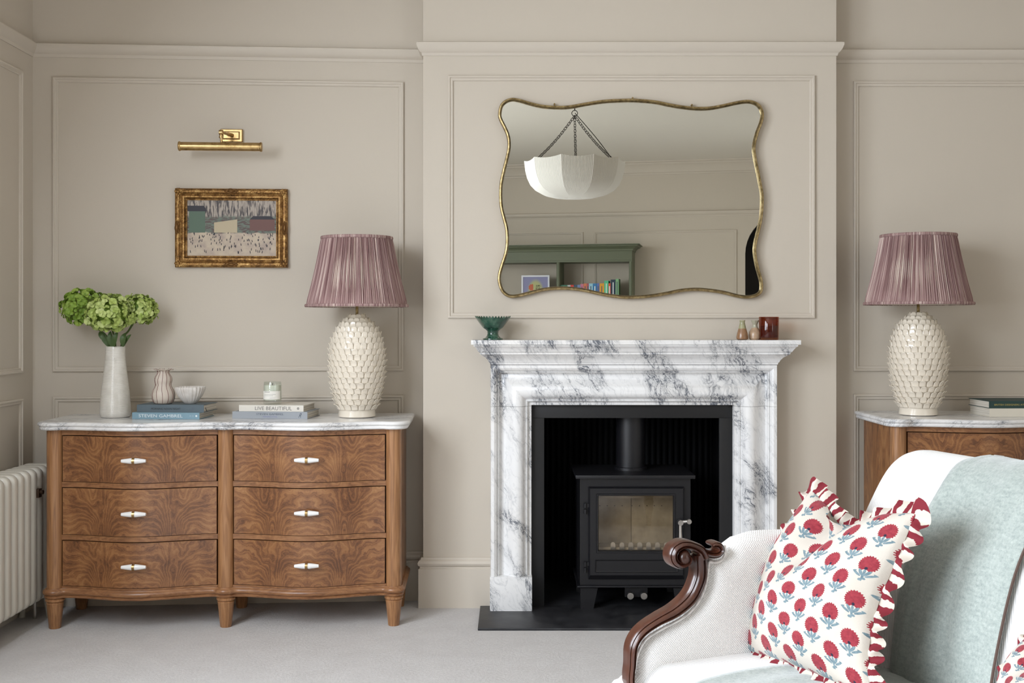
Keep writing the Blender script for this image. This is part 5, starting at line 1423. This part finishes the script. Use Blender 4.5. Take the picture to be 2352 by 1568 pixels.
# frilled cushion
def cushion(name, bot, top, left, right, plane_p, plane_n, H, label, seed, nu=40, nv=40, rep=(4.7, 5.0), back=0.6, notch=None, frw=0.035):
    pn = Vector(plane_n).normalized()
    def proj(L): return catmull([ray_plane(x, y, plane_p, pn) for x, y in L], 10)
    Bc, Tc, Lc, Rc = proj(bot), proj(top), proj(left), proj(right)
    def at(C, t):
        # arc-length parameter
        acc = [0]
        for i in range(len(C) - 1): acc.append(acc[-1] + (C[i + 1] - C[i]).length)
        s = t * acc[-1]
        for i in range(len(C) - 1):
            if s <= acc[i + 1] + 1e-9: return C[i].lerp(C[i + 1], (s - acc[i]) / max(1e-9, acc[i + 1] - acc[i]))
        return C[-1].copy()
    def flat(u, v):
        b, t, l, r = at(Bc, u), at(Tc, u), at(Lc, v), at(Rc, v)
        return b * (1 - v) + t * v + l * (1 - u) + r * u - (Bc[0] * (1 - u) * (1 - v) + Bc[-1] * u * (1 - v) + Tc[0] * (1 - u) * v + Tc[-1] * u * v)
    n = pn if pn.y < 0 else -pn
    def h(u, v):
        k = (max(0, sin(pi * u)) * max(0, sin(pi * v))) ** 0.52 * H
        k *= 1 + 0.10 * sin(5 * u + 3 * v)
        if notch:
            k -= notch[1] * exp(-((u - notch[0] + 0.10 * (1 - v)) / 0.10) ** 2) * max(0, (v - 0.45) / 0.55) ** 1.2
        k += 0.006 * sin(14 * u - 9 * v) * sin(pi * v) * sin(pi * u)
        return k
    us = [0.5 - 0.5 * cos(pi * i / nu) for i in range(nu + 1)]; us = [0.55 * a + 0.45 * i / nu for i, a in enumerate(us)]
    vs = [0.5 - 0.5 * cos(pi * i / nv) for i in range(nv + 1)]; vs = [0.55 * a + 0.45 * i / nv for i, a in enumerate(vs)]
    C = thing('cushion', ray_plane(*bot[len(bot) // 2], plane_p, pn), label, 'cushion', 'block-print frilled cushions')
    FL = [[flat(u, v) for u in us] for v in vs]
    fr = [[FL[j][i] + n * h(u, v) for i, u in enumerate(us)] for j, v in enumerate(vs)]
    bk = [[FL[j][i] - n * (h(u, v) * back) for i, u in enumerate(us)] for j, v in enumerate(vs)]
    uv = [[(u * rep[0] + 0.13, v * rep[1] + 0.28) for u in us] for v in vs]
    g = G().grid(fr, uv=uv); g.grid(bk, uv=uv, flip=True)
    mk('cushion_cover', g, 'flower', C, angle=80)
    # frill
    r = random.Random(seed)
    path = [(at(Bc, t), 'b') for t in [k / 60 for k in range(60)]] + [(at(Rc, t), 'r') for t in [k / 60 for k in range(60)]] + [(at(Tc, 1 - t), 't') for t in [k / 60 for k in range(60)]] + [(at(Lc, 1 - t), 'l') for t in [k / 60 for k in range(60)]]
    P = [p for p, _ in path]; cen = sum(P, Vector()) / len(P)
    dense = catmull(P, 4, True); m = len(dense)
    rows = [[] for _ in range(7)]; uvr = [[] for _ in range(7)]; L = 0; phase = 0
    outs = []
    for i in range(m):
        d = (dense[(i + 2) % m] - dense[i - 2]).normalized(); o = d.cross(n).normalized()
        outs.append((o, d))
    if outs[5][0].dot(dense[5] - cen) < 0: outs = [(-o, d) for o, d in outs]
    sm = []
    for i in range(m):
        acc = Vector()
        for j in range(-7, 8): acc += outs[(i + j) % m][0] * (8 - abs(j))
        sm.append(acc.normalized())
    for i in range(m):
        p = dense[i]; d = outs[i][1]; o = sm[i]
        step = (p - dense[i - 1]).length if i else 0
        L += step
        phase += step * (1 + 0.30 * sin(i * 0.045) + 0.25 * sin(i * 0.13 + seed)) * 2 * pi / 0.048
        corner = min((p - q).length for q in (Bc[0], Bc[-1], Tc[0], Tc[-1]))
        cb = exp(-(corner / 0.035) ** 2)
        wd = frw * (1 + 0.10 * sin(phase * 0.5 + 1) + 0.30 * cb)
        for k in range(7):
            t = k / 6
            off = n * (0.0115 * t ** 0.6 * sin(phase) + 0.003 * t * sin(phase * 0.37 + 1)) + d * (0.0035 * t * cos(phase + 0.6)) + n * (-0.006 * t * t)
            rows[k].append(p + o * (wd * (t - 0.10 * t * t) - 0.004) + off); uvr[k].append((L / 0.028 + 0.12 * sin(phase) * t, t))
    for k in range(7): rows[k].append(rows[k][0]); uvr[k].append((L / 0.028 + 1, k / 6))
    f = mk('frill', G().grid(rows, uv=uvr), 'frill', C, angle=80, label='red and cream striped frill')
    return C
cp = S(0.28, 0.2, 0.47); cn = (e1 * -1.0 + EZ * 0.45)
cushion('c', bot=[(1706, 1490), (1780, 1512), (1870, 1545), (1998, 1600)], top=[(1862, 1124), (1896, 1158), (1934, 1205), (1952, 1212), (1990, 1198), (2045, 1180), (2104, 1178)],
        left=[(1706, 1490), (1742, 1390), (1780, 1290), (1818, 1205), (1862, 1124)], right=[(1998, 1600), (1996, 1490), (2018, 1385), (2062, 1280), (2104, 1178)],
        plane_p=cp, plane_n=cn, H=0.085, label='frilled cushion printed with red flowers in the far corner of the sofa', seed=2, notch=(0.42, 0.07))
cushion('c', bot=[(2270, 1690), (2350, 1710), (2440, 1740), (2560, 1790)], top=[(2385, 1440), (2420, 1460), (2470, 1480), (2530, 1480), (2600, 1470)],
        left=[(2270, 1690), (2290, 1620), (2310, 1560), (2345, 1490), (2385, 1440)], right=[(2560, 1790), (2565, 1700), (2580, 1600), (2590, 1530), (2600, 1470)],
        plane_p=S(0.28, 0.8, 0.47), plane_n=cn, H=0.07, label='frilled flower-print cushion cut off by the right edge of the photo', seed=5, notch=(0.42, 0.05), frw=0.026)

# ================================================================== REFLECTED SIDE OF THE ROOM
ZV = 2 * (MY + 0.006)
def R_(px, py, Zv):      # a point seen in the mirror, at virtual depth Zv
    p = W(px, py, Zv); return Vector((p.x, ZV - Zv, p.z))
# pendant
pc = R_(1320, 455, 8.64)
pd = thing('pendant_light', (pc.x, pc.y, 2.195), 'white gathered fabric bowl pendant on bronze chains, seen in the mirror', 'ceiling light')
PRz = [(0.03, 0.004), (0.08, 0.0), (0.16, 0.008), (0.235, 0.026), (0.29, 0.056), (0.328, 0.095), (0.352, 0.145), (0.366, 0.20), (0.374, 0.272)]
NS = 10; NPL = 22
zc_ = 2.195
for sgm in range(NS):
    rows = []
    for r_, z_ in PRz:
        row = []
        for k in range(NPL * 4 + 1):
            a = 2 * pi * (sgm + k / (NPL * 4)) / NS
            am_ = 2 * pi * (sgm + 0.5) / NS
            ch = cos(pi / NS) / cos(a - am_)
            rr_ = r_ * (ch * 1.03) + 0.0011 * cos(2 * pi * k / 4) * min(1, r_ * 5)
            row.append((pc.x + rr_ * cos(a), pc.y + rr_ * sin(a), zc_ + z_ + 0.014 * (2 * abs(k / (NPL * 4) - 0.5)) ** 2 * (z_ / 0.27)))
        rows.append(row)
    mk('gathered_panel', G().grid(rows), 'pleat_white', pd, angle=80)
mk('bottom_rosette', G().lathe([(0.002, -0.002), (0.03, -0.001), (0.05, 0.001), (0.06, 0.006)], 40, (pc.x, pc.y, zc_), rmod=lambda a, z: 1 + 0.05 * cos(20 * a)), 'pleat_white', pd)
ring_c = Vector((pc.x, pc.y, 2.845))
g = G().tube([ring_c + Vector((0.022 * cos(t), 0, 0.022 * sin(t))) for t in [2 * pi * k / 20 for k in range(20)]], 0.0028, 6, closed=True)
g.tube([ring_c + Vector((0, 0, 0.02)), (pc.x, pc.y, CZ)], 0.004, 8).lathe([(0.05, -0.02), (0.05, 0.0)], 24, (pc.x, pc.y, CZ))
mk('ceiling_hook', g, 'chain', pd)
for ang in (radians(35), radians(155), radians(275)):
    e = Vector((pc.x + 0.32 * cos(ang), pc.y + 0.32 * sin(ang), zc_ + 0.280)); g = G(); nl = 22
    for k in range(nl):
        t = (k + 0.5) / nl; c = ring_c.lerp(e, t) - Vector((0, 0, 0.02 * sin(pi * t) + 0.02 * (1 - t))); d = (e - ring_c).normalized(); s_ = d.cross(Vector((0, 1, 0)) if k % 2 else Vector((0.7, -0.7, 0.2))).normalized()
        g.tube([c + d * (0.017 * cos(q)) + s_ * (0.0085 * sin(q)) for q in [2 * pi * w / 12 for w in range(12)]], 0.0021, 5, closed=True)
    mk('chain', g, 'chain', pd)
mk('cable', G().tube(catmull([ring_c + Vector((0.003, 0, 0)), ring_c.lerp(Vector((pc.x + 0.32 * cos(.61), pc.y + 0.32 * sin(.61), zc_ + 0.280)), 0.5) + Vector((0.02, 0.0, -0.01)), Vector((pc.x + 0.32 * cos(.61), pc.y + 0.32 * sin(.61), zc_ + 0.285))], 6), 0.003, 6), 'chain', pd)

# green open cabinet against the front wall
CD = 0.36
def cabf(x, z, out): return fw(x, z, out)
cab = thing('shelf_cabinet', fw(0.2, 0, 0.18), 'sage green open shelf cabinet with moulded cornice, seen in the mirror', 'cabinet')
cx0, cx1 = -1.12, 1.37
def cbox(x0, x1, o0, o1, z0, z1, bev=0.0):
    return G().box(x0, x1, o0, o1, z0, z1, bev).xf(lambda p: fw(p.x, p.z, p.y))
cz_top = 2.098
crp = [(0.0, cz_top - 0.17), (0.0, cz_top - 0.075), (0.010, cz_top - 0.070), (0.014, cz_top - 0.055), (0.035, cz_top - 0.035), (0.060, cz_top - 0.025), (0.066, cz_top - 0.012), (0.085, cz_top - 0.008), (0.085, cz_top), (-0.02, cz_top), (-0.02, cz_top - 0.17)]
def fwl(x, o): q = fw(x, 0, o); return Vector((q.x, q.y))
g = run_moulding([fwl(cx1, 0.01), fwl(cx1, CD), fwl(cx0, CD), fwl(cx0, 0.01)][::1], crp)
# make sure the profile points outwards
tst = g.v[8 * 1] if False else None
gg = run_moulding([fwl(cx0, 0.01), fwl(cx0, CD), fwl(cx1, CD), fwl(cx1, 0.01)], crp)
def spread(g_): return max(v.x for v in g_.v) - min(v.x for v in g_.v)
g = g if spread(g) > spread(gg) else gg
mk('cornice', g, 'cabinet', cab, angle=25)
mk('top_board', cbox(cx0, cx1, 0.01, CD, cz_top - 0.19, cz_top - 0.171), 'cabinet', cab, smooth=False)
mk('lid', cbox(cx0, cx1, 0.01, CD, cz_top - 0.012, cz_top - 0.001), 'cabinet', cab, smooth=False)
for x in (cx0, -0.28, 0.56, cx1 - 0.03):
    mk('upright', cbox(x, x + 0.03, 0.02, CD - 0.03, 0.9, cz_top - 0.19), 'cabinet', cab, smooth=False)
    zz0 = 0.9; pr = []
    for k in range(24): z = zz0 + (cz_top - 0.19 - zz0) * k / 23; pr.append((0.019 + (0.004 if k % 6 == 0 else 0), z))
    q = fw(x + 0.015, 0, CD - 0.02)
    mk('turned_column', G().lathe([(r_, z_) for r_, z_ in pr], 16, (q.x, q.y, 0)), 'cabinet', cab)
SHZ = 1.40
mk('shelf', cbox(cx0, cx1, 0.02, CD - 0.02, SHZ - 0.025, SHZ), 'cabinet', cab, smooth=False)
mk('base_cupboard', cbox(cx0, cx1, 0.03, CD + 0.05, 0.0, 0.899, 0.004), 'cabinet', cab)
for k in range(3):
    x = cx0 + 0.03 + k * 0.80
    dd = mk('cupboard_door', cbox(x, x + 0.76, CD + 0.051, CD + 0.07, 0.10, 0.85, 0.004), 'cabinet', cab)
    mk('door_knob', G().sphere(fw(x + 0.06, 0.5, CD + 0.085), 0.015, 12, 8), 'brass', dd)
# art on the shelf
a0 = R_(1198, 632, 12.62); a1 = R_(1262, 632, 12.62)
art = thing('framed_print', fw((a0.x + a1.x) / 2, SHZ, 0.20), 'white-framed print of an orange flower on the green shelf, seen in the mirror', 'print')
ox0, ox1, oz1 = a0.x + 0.04, a1.x + 0.04, a0.z
for b_ in ((ox0, ox1, oz1 - 0.018, oz1), (ox0, ox1, SHZ + .001, SHZ + 0.019), (ox0, ox0 + 0.018, SHZ + .019, oz1 - .018), (ox1 - 0.018, ox1, SHZ + .019, oz1 - .018)):
    mk('frame_bar', cbox(b_[0], b_[1], 0.19, 0.21, b_[2], b_[3]), material('white_frame', (0.75, 0.76, 0.82), 0.5) if 'white_frame' not in bpy.data.materials else bpy.data.materials['white_frame'], art, smooth=False)
def art_b(t):
    u, v, _ = t.xyz(t.coord('UV'))
    x = u - 0.5; y = v - 0.55
    r = (x * x * 1.4 + y * y).sqrt()
    return t.mix(t.smooth(r, 0.42, 0.25), srgb(140, 140, 176), srgb(184, 186, 132))
M['artp'] = material('print_paper', rough=0.6, build=art_b)
g = G(); g.add([fw(ox0 + .018, SHZ + .019, 0.20), fw(ox1 - .018, SHZ + .019, 0.20), fw(ox1 - .018, oz1 - .018, 0.20), fw(ox0 + .018, oz1 - .018, 0.20)], [(0, 1, 2, 3)], [(0.001, 0.001), (1, 0), (1, 1), (0, 1)])
sheet = mk('print_sheet', g, 'artp', art, smooth=False)
fc = fw(ox0 + 0.115, oz1 - 0.135, 0.2015)
g = G(); K = 60; g.add([fc + Vector((0.036 * (1 + 0.10 * cos(9 * t)) * cos(t), 0.0015, 0.036 * (1 + 0.10 * cos(9 * t)) * sin(t))) for t in [2 * pi * k / K for k in range(K)]], [tuple(range(K))])
mk('printed_flower', g, material('orange_print', srgb(206, 112, 84), 0.6), sheet)
for i, s in enumerate(('/RS', 'J/J')):
    text_part('printed_lettering', s, 'ink_black', sheet, lambda x, y, i=i: fw(ox0 + 0.185 - x, oz1 - 0.118 - 0.028 * i + y, 0.2035), 0.020, 0.05)
# books on the green shelf
bcols = [(60, 110, 88), (190, 190, 188), (200, 60, 52), (52, 76, 100), (112, 130, 172), (196, 116, 140), (206, 120, 84), (170, 86, 96), (150, 196, 214), (52, 118, 170), (98, 116, 178), (222, 160, 48), (86, 190, 140), (214, 84, 48), (40, 56, 74), (130, 178, 132)]
names = ['dark green', 'pale grey', 'bright red', 'navy blue', 'lavender blue', 'rose pink', 'apricot', 'dusty red', 'pale aqua', 'strong blue', 'periwinkle', 'yellow', 'mint green', 'orange red', 'tall dark navy', 'tall sage green']
edges = [1290, 1306.5, 1313.5, 1321, 1329, 1336, 1343, 1350.5, 1355, 1364, 1373, 1379, 1389.5, 1399, 1404, 1415, 1422]
tops = [655, 655, 655, 655, 655, 653, 652, 652, 652, 652, 652, 652, 646, 652, 643.5, 642]
for k in range(16):
    Zv = 12.45
    x0, x1 = R_(edges[k], 700, Zv).x + 0.047, R_(edges[k + 1], 700, Zv).x + 0.047; zt_ = R_(1300, tops[k], Zv).z + 0.004
    mname = 'spine_' + names[k].replace(' ', '_'); M[mname] = material(mname, srgb(*bcols[k]), 0.55)
    bk_ = thing('shelf_book', fw((x0 + x1) / 2, SHZ + .0005, 0.24), names[k] + ' book standing on the green shelf reflected in the mirror', 'book', 'colourful books on the green shelf')
    mk('cover', cbox(x0 + .0006, x0 + .0026, 0.14, 0.32, SHZ + .0005, zt_), M[mname], bk_, smooth=False)
    mk('cover', cbox(x1 - .0026, x1 - .0006, 0.14, 0.32, SHZ + .0005, zt_), M[mname], bk_, smooth=False)
    mk('spine', cbox(x0 + .0006, x1 - .0006, 0.3195, 0.3225, SHZ + .0005, zt_), M[mname], bk_, smooth=False)
    mk('page_block', cbox(x0 + .0028, x1 - .0028, 0.143, 0.3185, SHZ + .0025, zt_ - .003), 'pages', bk_, smooth=False)
    mk('spine_lettering', cbox((x0 + x1) / 2 - .005, (x0 + x1) / 2 + .005, 0.3226, 0.3230, SHZ + .06, zt_ - .03), 'ink_white' if k in (2, 3, 9, 12, 13, 14) else 'ink_slate', bk_, smooth=False)
